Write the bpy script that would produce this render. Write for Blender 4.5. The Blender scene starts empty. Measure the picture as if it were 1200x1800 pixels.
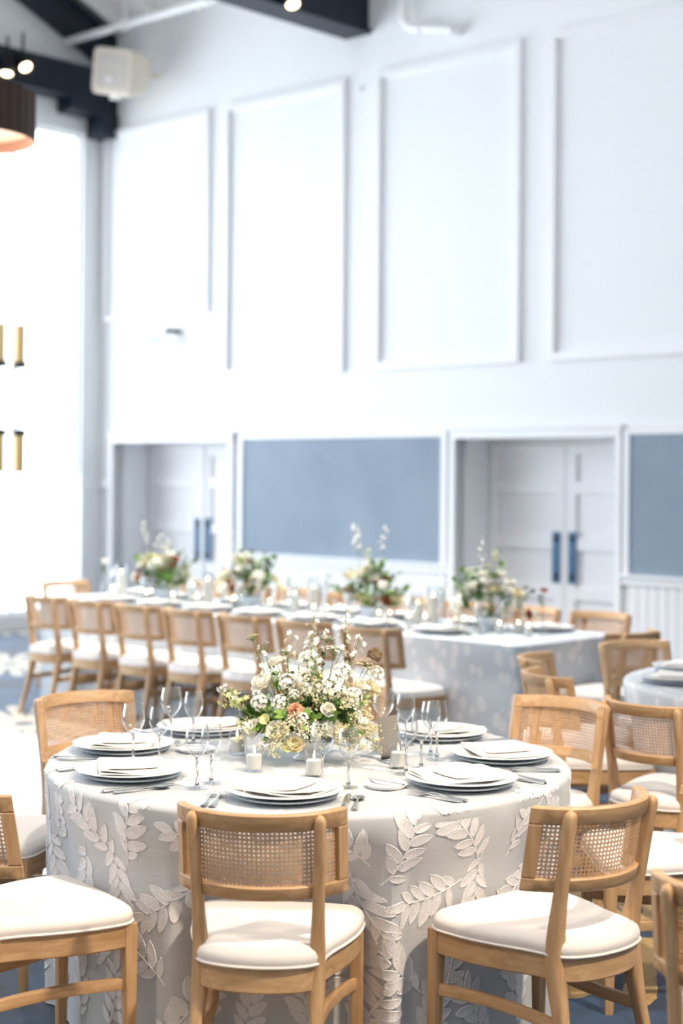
import bpy, bmesh, math, random
import numpy as np
from mathutils import Vector, Matrix
R = math.radians
sc = bpy.context.scene
col = sc.collection

# ------------------------------------------------------------------ camera, world, lights
CAM_H = 1.67
cam_d = bpy.data.cameras.new('camera'); cam = bpy.data.objects.new('camera', cam_d); col.objects.link(cam)
cam.matrix_world = Matrix.Translation((0, 0, CAM_H)) @ Matrix.Rotation(R(90), 4, 'X') @ Matrix.Rotation(R(0.5), 4, 'Z')
cam_d.sensor_fit = 'VERTICAL'; cam_d.sensor_height = 36.0
cam_d.lens = 2776.0 / 1800.0 * 36.0
cam_d.shift_y = -65.0 / 1800.0
cam_d.clip_end = 200
cam_d.dof.use_dof = True; cam_d.dof.focus_distance = 4.55; cam_d.dof.aperture_fstop = 1.9
sc.camera = cam

world = bpy.data.worlds.new('world'); sc.world = world; world.use_nodes = True
bg = world.node_tree.nodes['Background']
bg.inputs['Color'].default_value = (0.89, 0.945, 1.0, 1); bg.inputs['Strength'].default_value = 4.9

def spot(name, loc, target, power, color, angle, radius, blend=0.6):
    d = bpy.data.lights.new(name, 'SPOT'); o = bpy.data.objects.new(name, d); col.objects.link(o)
    d.energy = power; d.color = color; d.spot_size = R(angle); d.spot_blend = blend; d.shadow_soft_size = radius
    o.location = loc
    o.rotation_euler = (Vector(target) - Vector(loc)).to_track_quat('-Z', 'Y').to_euler()
    return o
spot('track_or_fill_spot', (2.6, 2.2, 5.0), (0.1, 4.7, 0.5), 900, (1.0, 0.82, 0.62), 52, 0.12)
spot('track_or_fill_spot', (0.6, 4.2, 6.2), (-0.1, 5.0, 0.7), 430, (1.0, 0.88, 0.74), 44, 0.16)
spot('track_or_fill_spot', (0.2, 8.6, 5.6), (-0.1, 9.8, 0.6), 800, (1.0, 0.95, 0.90), 80, 0.2)  # added fill to brighten the long table, not an actual track lamp
spot('track_or_fill_spot', (-1.6, 10.2, 5.6), (-1.4, 11.4, 0.6), 600, (1.0, 0.95, 0.90), 80, 0.2)  # added fill as well, lifting the far end of the long table
spot('track_or_fill_spot', (-1.8, 1.6, 5.4), (-0.4, 4.6, 0.5), 260, (1.0, 0.84, 0.66), 46, 0.12)

sc.view_settings.view_transform = 'Standard'; sc.view_settings.look = 'None'
sc.view_settings.gamma = 1.0; sc.view_settings.use_curve_mapping = False
sc.view_settings.exposure = 0.64
try:
    sc.cycles.use_denoising = True
    sc.cycles.max_bounces = 9; sc.cycles.diffuse_bounces = 7; sc.cycles.transparent_max_bounces = 24
    sc.cycles.caustics_reflective = False; sc.cycles.caustics_refractive = False
    sc.cycles.sample_clamp_indirect = 6
except Exception: pass

# ------------------------------------------------------------------ materials
MAT = {}
def nodes_of(name):
    m = bpy.data.materials.new(name); m.use_nodes = True
    nt = m.node_tree; b = nt.nodes['Principled BSDF']; MAT[name] = m
    return m, nt, b
def mix_rgb(nt, fac, a, b):
    n = nt.nodes.new('ShaderNodeMix'); n.data_type = 'RGBA'
    if isinstance(fac, (int, float)): n.inputs[0].default_value = fac
    else: nt.links.new(fac, n.inputs[0])
    for i, v in ((6, a), (7, b)):
        if isinstance(v, tuple): n.inputs[i].default_value = (*v[:3], 1)
        else: nt.links.new(v, n.inputs[i])
    return n.outputs[2]
def mth(nt, op, a, b=None, c=None):
    n = nt.nodes.new('ShaderNodeMath'); n.operation = op
    for i, v in enumerate((a, b, c)):
        if v is None: continue
        if isinstance(v, (int, float)): n.inputs[i].default_value = v
        else: nt.links.new(v, n.inputs[i])
    return n.outputs[0]
def noise(nt, scale, detail=3, vec=None, mapscale=None, coord='Object'):
    n = nt.nodes.new('ShaderNodeTexNoise'); n.inputs['Scale'].default_value = scale; n.inputs['Detail'].default_value = detail
    tc = nt.nodes.new('ShaderNodeTexCoord'); src = tc.outputs[coord] if vec is None else vec
    if mapscale:
        mp = nt.nodes.new('ShaderNodeMapping'); mp.inputs['Scale'].default_value = mapscale
        nt.links.new(src, mp.inputs['Vector']); src = mp.outputs['Vector']
    nt.links.new(src, n.inputs['Vector'])
    return n.outputs['Fac']
def ramp(nt, fac, p0, p1):
    n = nt.nodes.new('ShaderNodeMapRange'); n.inputs[1].default_value = p0; n.inputs[2].default_value = p1
    nt.links.new(fac, n.inputs[0]); return n.outputs[0]
def bump(nt, b, h, strength, dist=0.01):
    n = nt.nodes.new('ShaderNodeBump'); n.inputs['Strength'].default_value = strength; n.inputs['Distance'].default_value = dist
    nt.links.new(h, n.inputs['Height']); nt.links.new(n.outputs['Normal'], b.inputs['Normal'])
def simple(name, colr, rough=0.6, metal=0.0, var=0.0, vscale=8, bmp=0.0, bscale=200, spec=None, emit=None, estr=0):
    m, nt, b = nodes_of(name)
    b.inputs['Roughness'].default_value = rough; b.inputs['Metallic'].default_value = metal
    if spec is not None: b.inputs['Specular IOR Level'].default_value = spec
    if var > 0:
        f = ramp(nt, noise(nt, vscale), 0.3, 0.7)
        c = mix_rgb(nt, f, tuple(x * (1 - var) for x in colr), tuple(min(1, x * (1 + var)) for x in colr))
        nt.links.new(c, b.inputs['Base Color'])
    else: b.inputs['Base Color'].default_value = (*colr, 1)
    if bmp > 0: bump(nt, b, noise(nt, bscale), bmp, 0.002)
    if emit: b.inputs['Emission Color'].default_value = (*emit, 1); b.inputs['Emission Strength'].default_value = estr
    return m
def wood(name, ms, c0, c1, rough=0.5):
    m, nt, b = nodes_of(name)
    f = ramp(nt, noise(nt, 1.0, 5, mapscale=ms), 0.3, 0.7)
    g = ramp(nt, noise(nt, 4.0, 2), 0.3, 0.75)
    c = mix_rgb(nt, f, c0, c1)
    c = mix_rgb(nt, mth(nt, 'MULTIPLY', g, 0.35), c, tuple(x * 0.7 for x in c0))
    nt.links.new(c, b.inputs['Base Color']); b.inputs['Roughness'].default_value = rough
    bump(nt, b, noise(nt, 1.0, 4, mapscale=tuple(x * 2 for x in ms)), 0.15, 0.002)
    return m
wood('oak_upright', (60, 60, 5), (0.42, 0.245, 0.115), (0.60, 0.39, 0.21))
wood('oak_across', (5, 60, 60), (0.44, 0.26, 0.125), (0.62, 0.405, 0.22))
wood('oak_along', (60, 5, 60), (0.42, 0.245, 0.115), (0.60, 0.39, 0.21))
simple('cane', (0.62, 0.40, 0.23), 0.5, var=0.12, vscale=60)
simple('seat_fabric', (0.73, 0.69, 0.66), 0.85, var=0.03, vscale=5, bmp=0.25, bscale=900)
simple('wall_paint', (0.86, 0.87, 0.88), 0.6, bmp=0.02, bscale=60)
simple('trim_paint', (0.87, 0.87, 0.88), 0.4)
simple('door_paint', (0.84, 0.83, 0.84), 0.4)
simple('ceiling_paint', (0.89, 0.87, 0.85), 0.6, var=0.03, vscale=3)
simple('navy_beam', (0.007, 0.012, 0.024), 0.45, var=0.2, spec=0.35)
simple('pull_metal', (0.02, 0.09, 0.17), 0.35, metal=0.3)
simple('black_metal', (0.012, 0.012, 0.014), 0.4, metal=0.5)
simple('brass', (0.75, 0.52, 0.22), 0.25, metal=1.0)
simple('amber_glass', (0.78, 0.55, 0.22), 0.2, spec=0.8)
simple('speaker_shell', (0.74, 0.66, 0.55), 0.5)
simple('speaker_grille', (0.60, 0.55, 0.50), 0.6, bmp=0.3, bscale=500)
simple('white_plastic', (0.86, 0.86, 0.86), 0.4)
simple('exit_green', (0.30, 0.72, 0.48), 0.5)
simple('drum_shade', (0.045, 0.020, 0.012), 0.7, var=0.3, vscale=40)
simple('drum_lining', (0.85, 0.50, 0.32), 0.6)
simple('bulb_warm', (1, 0.85, 0.6), 0.5, emit=(1.0, 0.72, 0.42), estr=9)
simple('lamp_diffuser', (0.9, 0.6, 0.4), 0.5, emit=(1.0, 0.58, 0.36), estr=0.55)
simple('porcelain', (0.86, 0.86, 0.86), 0.15)
simple('blue_or_shade_porcelain', (0.62, 0.70, 0.76), 0.2)  # on chargers this blue paints the shade under plates; bowls simply are blue
simple('napkin_linen', (0.84, 0.81, 0.77), 0.9, bmp=0.2, bscale=700)
simple('menu_paper', (0.88, 0.84, 0.79), 0.8)
simple('silver', (0.78, 0.77, 0.75), 0.18, metal=1.0)
simple('card_shaded_grey', (0.27, 0.255, 0.24), 0.7, bmp=0.1, bscale=400)  # grey card darkened further to put its backlit shade into the colour
simple('wax', (0.88, 0.83, 0.74), 0.5)
simple('wick', (0.03, 0.025, 0.02), 0.8)
simple('flame', (1, 0.8, 0.5), 0.5, emit=(1.0, 0.66, 0.30), estr=30)
simple('danceboard', (0.56, 0.61, 0.67), 0.3)
simple('stem_green', (0.12, 0.20, 0.04), 0.6)
simple('leaf_green', (0.075, 0.16, 0.025), 0.5, var=0.35, vscale=12)
simple('leaf_bright', (0.20, 0.34, 0.06), 0.5, var=0.25, vscale=12)
simple('petal_white', (0.86, 0.84, 0.75), 0.7)
simple('petal_cream', (0.86, 0.78, 0.55), 0.7, var=0.08, vscale=30)
simple('petal_green', (0.62, 0.64, 0.28), 0.7, var=0.15, vscale=30)
simple('petal_pink', (0.72, 0.38, 0.24), 0.7, var=0.2, vscale=60)
simple('petal_blush', (0.78, 0.62, 0.44), 0.7, var=0.15, vscale=60)
simple('petal_rust', (0.40, 0.13, 0.06), 0.7, var=0.3, vscale=40)
simple('seed_brown', (0.24, 0.16, 0.08), 0.8, var=0.3, vscale=80)
simple('filler_cream', (0.62, 0.56, 0.30), 0.8, var=0.3, vscale=80)
simple('black_plastic', (0.01, 0.015, 0.02), 0.5)

def glass_thin(name):
    m = bpy.data.materials.new(name); m.use_nodes = True; MAT[name] = m
    nt = m.node_tree; nt.nodes.clear()
    out = nt.nodes.new('ShaderNodeOutputMaterial'); mx = nt.nodes.new('ShaderNodeMixShader')
    tr = nt.nodes.new('ShaderNodeBsdfTransparent'); gl = nt.nodes.new('ShaderNodeBsdfGlossy')
    tr.inputs['Color'].default_value = (0.96, 0.975, 0.985, 1); gl.inputs['Roughness'].default_value = 0.03
    fr = nt.nodes.new('ShaderNodeLayerWeight'); fr.inputs['Blend'].default_value = 0.5
    nt.links.new(mth(nt, 'MULTIPLY_ADD', mth(nt, 'POWER', fr.outputs['Facing'], 2.6), 0.80, 0.045), mx.inputs[0])
    nt.links.new(tr.outputs[0], mx.inputs[1]); nt.links.new(gl.outputs[0], mx.inputs[2]); nt.links.new(mx.outputs[0], out.inputs[0])
glass_thin('clear_glass')
def glass_solid(name):
    m, nt, b = nodes_of(name)
    b.inputs['Transmission Weight'].default_value = 1.0; b.inputs['Roughness'].default_value = 0.02; b.inputs['IOR'].default_value = 1.45
glass_solid('solid_glass')

EA = np.array([math.cos(R(43)), -math.sin(R(43))]); EB = np.array([-math.sin(R(43)), -math.cos(R(43))])
C0 = np.array([-2.676, 17.495])
def RW(a, b, z=0.0):
    p = C0 + a * EA + b * EB; return (float(p[0]), float(p[1]), z)

def room_coords(nt):
    g = nt.nodes.new('ShaderNodeNewGeometry'); outs = []
    for e in (EA, EB):
        d = nt.nodes.new('ShaderNodeVectorMath'); d.operation = 'DOT_PRODUCT'; d.inputs[1].default_value = (e[0], e[1], 0)
        nt.links.new(g.outputs['Position'], d.inputs[0]); outs.append(d.outputs['Value'])
    return outs[0], outs[1], g.outputs['Position']
def carpet_mat():
    m, nt, b = nodes_of('carpet')
    a, bb, pos = room_coords(nt)
    fc = np.array([1.14, 5.80]); a0 = float(fc @ EA); b0 = float(fc @ EB)
    a1 = mth(nt, 'SUBTRACT', a, a0); b1 = mth(nt, 'SUBTRACT', bb, b0)
    LA, LB, SK = 2.785, 2.46, 0.615
    k = mth(nt, 'ROUND', mth(nt, 'DIVIDE', a1, LA))
    la = mth(nt, 'SUBTRACT', a1, mth(nt, 'MULTIPLY', k, LA))
    b2 = mth(nt, 'ADD', b1, mth(nt, 'MULTIPLY', k, SK))
    lb = mth(nt, 'SUBTRACT', b2, mth(nt, 'MULTIPLY', mth(nt, 'ROUND', mth(nt, 'DIVIDE', b2, LB)), LB))
    rho = mth(nt, 'SQRT', mth(nt, 'ADD', mth(nt, 'MULTIPLY', la, la), mth(nt, 'MULTIPLY', lb, lb)))
    phi = mth(nt, 'ARCTAN2', lb, la); D = R(15)
    q = mth(nt, 'DIVIDE', phi, D); fr = mth(nt, 'SUBTRACT', q, mth(nt, 'ROUND', q))
    lat = mth(nt, 'ABSOLUTE', mth(nt, 'MULTIPLY', rho, mth(nt, 'SINE', mth(nt, 'MULTIPLY', fr, D))))
    wob = mth(nt, 'MULTIPLY', mth(nt, 'SUBTRACT', noise(nt, 9, 2, vec=pos), 0.5), 0.03)
    w = mth(nt, 'ADD', mth(nt, 'ADD', mth(nt, 'MULTIPLY', rho, 0.050), 0.020), wob)
    w = mth(nt, 'MULTIPLY', w, mth(nt, 'SQRT', mth(nt, 'MAXIMUM', 0.0, mth(nt, 'MINIMUM', 1.0, mth(nt, 'MULTIPLY', mth(nt, 'SUBTRACT', 0.84, rho), 10)))))
    msk = mth(nt, 'LESS_THAN', lat, w)
    msk = mth(nt, 'MULTIPLY', msk, mth(nt, 'GREATER_THAN', rho, 0.07))
    n1 = ramp(nt, noise(nt, 3.2, 5, vec=pos), 0.35, 0.68); n2 = ramp(nt, noise(nt, 60, 3, vec=pos), 0.25, 0.75)
    blue = mix_rgb(nt, n1, (0.007, 0.009, 0.016), (0.020, 0.070, 0.17))
    blue = mix_rgb(nt, mth(nt, 'MULTIPLY', n2, 0.4), blue, (0.045, 0.065, 0.09))
    gold = mix_rgb(nt, n2, (0.27, 0.14, 0.016), (0.52, 0.33, 0.09))
    gold = mix_rgb(nt, ramp(nt, a, -1.5, -8.5), gold, (0.44, 0.40, 0.33))
    nt.links.new(mix_rgb(nt, msk, blue, gold), b.inputs['Base Color'])
    b.inputs['Roughness'].default_value = 0.75; b.inputs['Sheen Weight'].default_value = 0.2; b.inputs['Sheen Roughness'].default_value = 0.3
    bump(nt, b, noise(nt, 220, 2, vec=pos), 0.5, 0.004)
carpet_mat()
def cloth_mat():
    m, nt, b = nodes_of('grey_cloth')
    tc = nt.nodes.new('ShaderNodeTexCoord')
    f = ramp(nt, noise(nt, 1.0, 3, mapscale=(5, 5, 400)), 0.3, 0.7); f2 = ramp(nt, noise(nt, 3.0, 3), 0.3, 0.7)
    c = mix_rgb(nt, f, (0.46, 0.48, 0.50), (0.54, 0.555, 0.575)); c = mix_rgb(nt, mth(nt, 'MULTIPLY', f2, 0.3), c, (0.44, 0.465, 0.485))
    nt.links.new(c, b.inputs['Base Color']); b.inputs['Roughness'].default_value = 0.65
    b.inputs['Sheen Weight'].default_value = 0.25
    bump(nt, b, noise(nt, 500, 2), 0.15, 0.001)
cloth_mat()
def embroidery_mat():
    m, nt, b = nodes_of('white_embroidery')
    f = ramp(nt, noise(nt, 230, 3), 0.34, 0.56)
    c = mix_rgb(nt, f, (0.63, 0.62, 0.635), (0.79, 0.78, 0.785))
    nt.links.new(c, b.inputs['Base Color']); b.inputs['Roughness'].default_value = 0.8
    bump(nt, b, noise(nt, 320, 2), 0.5, 0.0015)
embroidery_mat()
def far_cloth_mat():
    m, nt, b = nodes_of('far_cloth')
    v = nt.nodes.new('ShaderNodeTexVoronoi'); v.inputs['Scale'].default_value = 13
    tc = nt.nodes.new('ShaderNodeTexCoord'); mp = nt.nodes.new('ShaderNodeMapping'); mp.inputs['Scale'].default_value = (1, 1, 0.7)
    nt.links.new(tc.outputs['Object'], mp.inputs['Vector']); nt.links.new(mp.outputs['Vector'], v.inputs['Vector'])
    n = noise(nt, 7, 3)
    f = mth(nt, 'LESS_THAN', mth(nt, 'ADD', v.outputs['Distance'], mth(nt, 'MULTIPLY', n, 0.9)), 0.80)
    nt.links.new(mix_rgb(nt, f, (0.56, 0.60, 0.64), (0.72, 0.72, 0.73)), b.inputs['Base Color'])
    b.inputs['Roughness'].default_value = 0.7
far_cloth_mat()
def pin_fabric():
    m, nt, b = nodes_of('blue_fabric')
    f = ramp(nt, noise(nt, 1.6, 2), 0.3, 0.7); w = noise(nt, 300, 2)
    c = mix_rgb(nt, f, (0.25, 0.32, 0.40), (0.31, 0.37, 0.45))
    nt.links.new(c, b.inputs['Base Color']); b.inputs['Roughness'].default_value = 0.85; b.inputs['Sheen Weight'].default_value = 0.3
    bump(nt, b, w, 0.3, 0.002)
pin_fabric()

# ------------------------------------------------------------------ mesh helpers
class MB:
    def __init__(s): s.v = []; s.f = []; s.m = []; s.mats = []
    def mi(s, mat):
        if mat not in s.mats: s.mats.append(mat)
        return s.mats.index(mat)
    def add(s, V, F, mat):
        o = len(s.v); k = s.mi(mat); s.v.extend([tuple(map(float, p)) for p in V])
        for f in F: s.f.append(tuple(i + o for i in f)); s.m.append(k)
        return s
    def box(s, p0, p1, mat, T=None):
        x0, y0, z0 = p0; x1, y1, z1 = p1
        V = [(x0, y0, z0), (x1, y0, z0), (x1, y1, z0), (x0, y1, z0), (x0, y0, z1), (x1, y0, z1), (x1, y1, z1), (x0, y1, z1)]
        if T: V = [T(*p) for p in V]
        return s.add(V, [(0, 3, 2, 1), (4, 5, 6, 7), (0, 1, 5, 4), (1, 2, 6, 5), (2, 3, 7, 6), (3, 0, 4, 7)], mat)
    def lathe(s, prof, n, mat, c=(0, 0, 0)):
        V = []; F = []
        for r, z in prof:
            for i in range(n):
                t = 2 * math.pi * i / n; V.append((c[0] + r * math.cos(t), c[1] + r * math.sin(t), c[2] + z))
        for j in range(len(prof) - 1):
            for i in range(n): F.append((j * n + i, j * n + (i + 1) % n, (j + 1) * n + (i + 1) % n, (j + 1) * n + i))
        return s.add(V, F, mat)
    def loft(s, rings, mat, closed=True, cap=True):
        n = len(rings[0]); V = [p for r in rings for p in r]; F = []
        for j in range(len(rings) - 1):
            for i in range(n if closed else n - 1):
                F.append((j * n + i, j * n + (i + 1) % n, (j + 1) * n + (i + 1) % n, (j + 1) * n + i))
        if cap and closed:
            F.append(tuple(range(n))[::-1]); F.append(tuple(range((len(rings) - 1) * n, len(rings) * n)))
        return s.add(V, F, mat)
    def tube(s, path, r, mat, n=6, cap=True):
        P = [np.array(p, float) for p in path]; rings = []
        for i, p in enumerate(P):
            t = P[min(i + 1, len(P) - 1)] - P[max(i - 1, 0)]; t = t / (np.linalg.norm(t) + 1e-9)
            up = np.array([0, 0, 1.]) if abs(t[2]) < 0.9 else np.array([1., 0, 0])
            u = np.cross(up, t); u /= np.linalg.norm(u); w = np.cross(t, u)
            rr = r[i] if isinstance(r, (list, tuple)) else r
            rings.append([p + rr * (math.cos(a) * u + math.sin(a) * w) for a in np.arange(n) * 2 * math.pi / n])
        return s.loft(rings, mat, True, cap)
    def grid(s, G, mat):
        h, w = len(G), len(G[0]); V = [p for r in G for p in r]
        return s.add(V, [(j * w + i, j * w + i + 1, (j + 1) * w + i + 1, (j + 1) * w + i) for j in range(h - 1) for i in range(w - 1)], mat)
    def mesh(s, name, smooth=True, fix=True):
        me = bpy.data.meshes.new(name); me.from_pydata(s.v, [], s.f)
        for k in s.mats: me.materials.append(MAT[k])
        me.polygons.foreach_set('material_index', s.m)
        if fix:
            bm = bmesh.new(); bm.from_mesh(me); bmesh.ops.recalc_face_normals(bm, faces=bm.faces); bm.to_mesh(me); bm.free()
        if smooth:
            me.polygons.foreach_set('use_smooth', [True] * len(me.polygons)); me.set_sharp_from_angle(angle=R(42))
        me.update(); return me
def rrect(a, b, n=16, e=0.45):
    out = []
    for i in range(n):
        t = 2 * math.pi * (i + 0.5) / n; c, s = math.cos(t), math.sin(t)
        out.append((a * math.copysign(abs(c) ** e, c), b * math.copysign(abs(s) ** e, s)))
    return out
def catmull(P, sub, closed=False):
    P = [np.array(p, float) for p in P]; n = len(P); out = []
    rng = n if closed else n - 1
    for i in range(rng):
        g = (lambda k: P[k % n]) if closed else (lambda k: P[min(max(k, 0), n - 1)])
        p0, p1, p2, p3 = g(i - 1), g(i), g(i + 1), g(i + 2)
        for j in range(sub):
            t = j / sub
            out.append(0.5 * (2 * p1 + (p2 - p0) * t + (2 * p0 - 5 * p1 + 4 * p2 - p3) * t * t + (3 * p1 - p0 - 3 * p2 + p3) * t ** 3))
    if not closed: out.append(P[-1])
    return out

# ------------------------------------------------------------------ object helpers
def tag(o, label=None, cat=None, group=None, kind=None):
    if label: o['label'] = label
    if cat: o['category'] = cat
    if group: o['group'] = group
    if kind: o['kind'] = kind
    return o
def thing(name, label, cat, loc=(0, 0, 0), rz=0.0, group=None):
    o = bpy.data.objects.new(name, None); col.objects.link(o); o.empty_display_size = 0.05
    o.location = loc; o.rotation_euler = (0, 0, rz); return tag(o, label, cat, group)
def part(name, me, parent, label=None, loc=None, rot=None):
    o = bpy.data.objects.new(name, me); col.objects.link(o); o.parent = parent
    if loc is not None: o.location = loc
    if rot is not None: o.rotation_euler = rot
    if label: o['label'] = label
    return o
def solo(name, me, label, cat, loc=(0, 0, 0), rz=0.0, group=None):
    o = bpy.data.objects.new(name, me); col.objects.link(o); o.location = loc; o.rotation_euler = (0, 0, rz)
    return tag(o, label, cat, group)
def struct(name, me, parent=None):
    o = bpy.data.objects.new(name, me); col.objects.link(o); o.parent = parent
    if parent is None: o['kind'] = 'structure'
    return o
KIDS = {}
def copy_tree(o, parent=None):
    c = o.copy(); col.objects.link(c); c.parent = parent
    for ch in list(o.children):
        if ch.name not in SKIP: copy_tree(ch, c)
    return c
SKIP = set()
USED = set()
def place(proto, loc, rz, label=None, group=None, cat=None):
    if proto.name in USED: o = copy_tree(proto)
    else: o = proto; USED.add(proto.name)
    o.location = loc; o.rotation_euler = (0, 0, rz)
    return tag(o, label, cat, group)

# ------------------------------------------------------------------ room shell
def rbox(p0, p1, mat, mb=None):
    mb = mb or MB(); return mb.box(p0, p1, mat, T=RW)
WT = 6.45
# back wall with two door recesses
wb = MB()
ALC = [(0.26, 2.12), (5.06, 6.74)]; AZ = 2.0; AD = 0.465; AEND = 16.5
for a0, a1, z0, z1 in [(-0.3, ALC[0][0], 0, AZ), (ALC[0][1], ALC[1][0], 0, AZ), (ALC[1][1], AEND, 0, AZ), (-0.3, AEND, AZ, WT + .2)]:
    rbox((a0, -0.12, z0), (a1, 0, z1), 'wall_paint', wb)
for a0, a1 in ALC:
    rbox((a0 - 0.1, -AD - 0.1, 0), (a0, 0.0, AZ), 'wall_paint', wb); rbox((a1, -AD - 0.1, 0), (a1 + 0.1, 0, AZ), 'wall_paint', wb)
    rbox((a0 - 0.1, -AD - 0.1, AZ), (a1 + 0.1, 0, AZ + 0.1), 'wall_paint', wb)
    rbox((a0 - 0.1, -AD - 0.12, 0), (a1 + 0.1, -AD - 0.06, AZ), 'wall_paint', wb)
wall_back = struct('wall_back', wb.mesh('wall_back', False))
# wainscot boards under the chair rail, each its own board
def boards(a0, a1):
    n = int(round((a1 - a0) / 0.092)); w = (a1 - a0) / n
    for i in range(n):
        mb = MB(); x0 = a0 + i * w + 0.004; x1 = a0 + (i + 1) * w - 0.004
        mb.loft([[RW(x, y, z) for x, y in ((x0, 0), (x0 + 0.001, 0.010), (x0 + 0.005, 0.014), (x1 - 0.005, 0.014), (x1 - 0.001, 0.010), (x1, 0))] for z in (0.13, 0.80)], 'trim_paint')
        part('wainscot_board', mb.mesh('wainscot_board', False), wall_back)
boards(2.26, 4.94); boards(6.86, 9.6)
# upper moulding frames (trim)
tn = [0]
def trim(mb):
    tn[0] += 1; return struct('trim_%d' % tn[0], mb.mesh('trim', False))
def moulding(a0, a1, z0, z1, w=0.06, d=0.045):
    mb = MB()
    for p0, p1 in (((a0, 0, z0), (a0 + w, d, z1)), ((a1 - w, 0, z0), (a1, d, z1)), ((a0 + w, 0, z0), (a1 - w, d, z0 + w)), ((a0 + w, 0, z1 - w), (a1 - w, d, z1))):
        rbox(p0, p1, 'trim_paint', mb)
    s = w * 0.3
    for p0, p1 in (((a0 + w, 0, z0 + w), (a0 + w + s, d * .5, z1 - w)), ((a1 - w - s, 0, z0 + w), (a1 - w, d * .5, z1 - w)), ((a0 + w, 0, z0 + w), (a1 - w, d * .5, z0 + w + s)), ((a0 + w, 0, z1 - w - s), (a1 - w, d * .5, z1 - w))):
        rbox(p0, p1, 'trim_paint', mb)
    return trim(mb)
moulding(0.07, 1.78, 3.33, 5.42)
for a0 in (2.02, 4.08, 6.06, 8.04, 10.02): moulding(a0, a0 + 1.67, 2.65, 5.42)
# chair rail, cap and picture rail pieces between the doors
for a0, a1 in ((2.22, 5.0), (6.80, 12.4)):
    mb = MB(); rbox((a0, 0, 0.80), (a1, 0.030, 0.88), 'trim_paint', mb); rbox((a0, 0, 0.86), (a1, 0.050, 0.885), 'trim_paint', mb); trim(mb)
mb = MB(); rbox((0.0, 0, 1.50), (0.20, 0.045, 1.60), 'trim_paint', mb); trim(mb)
for k, (a0, a1) in enumerate(ALC):       # door casings
    mb = MB(); w = 0.055
    rbox((a0 - w, 0, 0), (a0, 0.04, AZ + 0.02), 'trim_paint', mb); rbox((a1, 0, 0), (a1 + w, 0.04, AZ + 0.02), 'trim_paint', mb)
    rbox((a0 - w, 0, AZ), (a1 + w, 0.045, AZ + 0.085), 'trim_paint', mb); rbox((a0 - w - .02, 0, AZ + 0.075), (a1 + w + .02, 0.065, AZ + 0.10), 'trim_paint', mb)
    trim(mb)
mb = MB()
for a0, a1 in ((-0.0, 0.2), (2.18, 5.0), (6.8, 12.4)): rbox((a0, 0, 0), (a1, 0.02, 0.13), 'trim_paint', mb)
struct('baseboard_back', mb.mesh('baseboard', False))
# pinned fabric panels
def pin_panel(a0, a1, label):
    t = thing('wall_panel', label, 'wall panel', RW(a0, 0, 0)); inv = Matrix.Translation(t.location).inverted()
    mb = MB(); rbox((a0, 0, 0.885), (a1, 0.018, 2.02), 'blue_fabric', mb); me = mb.mesh('fabric', False); me.transform(inv); part('fabric', me, t)
    mb = MB(); w = 0.06
    rbox((a0 - w, 0, 0.886), (a0, 0.032, 2.02), 'trim_paint', mb); rbox((a1, 0, 0.886), (a1 + w, 0.032, 2.02), 'trim_paint', mb); rbox((a0 - w, 0, 2.02), (a1 + w, 0.032, 2.10), 'trim_paint', mb)
    me = mb.mesh('frame', False); me.transform(inv); part('frame', me, t, 'white painted frame')
pin_panel(2.32, 4.90, 'long grey-blue fabric wall panel between the two double doors')
pin_panel(6.87, 9.4, 'grey-blue fabric wall panel above the beadboard wainscot')
# double doors in the recesses
def double_door(idx, a0, a1, pulls):
    b1 = -AD; b0 = b1 - 0.045; mid = (a0 + a1) / 2
    mb = MB(); rbox((a0, b0 - 0.01, AZ - 0.03), (a1, b1, AZ), 'door_paint', mb); frame = struct('door_%d' % idx, mb.mesh('door_head', False))
    for s, (x0, x1) in enumerate(((a0 + 0.01, mid - 0.004), (mid + 0.004, a1 - 0.01))):
        mb = MB(); st = 0.105; z0, z1 = 0.012, AZ - 0.035
        rbox((x0, b0, z0), (x1, b1 - 0.032, z1), 'door_paint', mb)
        rbox((x0, b1 - .035, z0), (x0 + st, b1, z1), 'door_paint', mb); rbox((x1 - st, b1 - .035, z0), (x1, b1, z1), 'door_paint', mb)
        rails = [0.012, 0.60, 1.03, 1.52, z1 - 0.10]; hs = [0.16, 0.10, 0.11, 0.11, 0.10]
        for rz_, hh in zip(rails, hs): rbox((x0 + st, b1 - .035, rz_), (x1 - st, b1, rz_ + hh), 'door_paint', mb)
        leaf = part('door_leaf', mb.mesh('door_leaf', False), frame)
        px = (mid - 0.125) if s == 0 else (mid + 0.045)
        mb = MB(); rbox((px, b1, 0.74), (px + 0.08, b1 + 0.012, 1.19), 'pull_metal', mb)
        for zz in (0.80, 1.13): mb.box((px + .025, b1 + .012, zz - .02), (px + .055, b1 + .03, zz + .02), 'black_metal', T=RW)
        part('pull_plate', mb.mesh('pull_plate', False), leaf, 'dark blue metal pull plate')
        if idx == 1 and s == 1:
            mb = MB(); rbox((mid - .015, b1, z0), (mid + .03, b1 + .02, z1), 'door_paint', mb); part('astragal', mb.mesh('astragal', False), leaf)
double_door(1, *ALC[0], True); double_door(2, *ALC[1], True)
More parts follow.
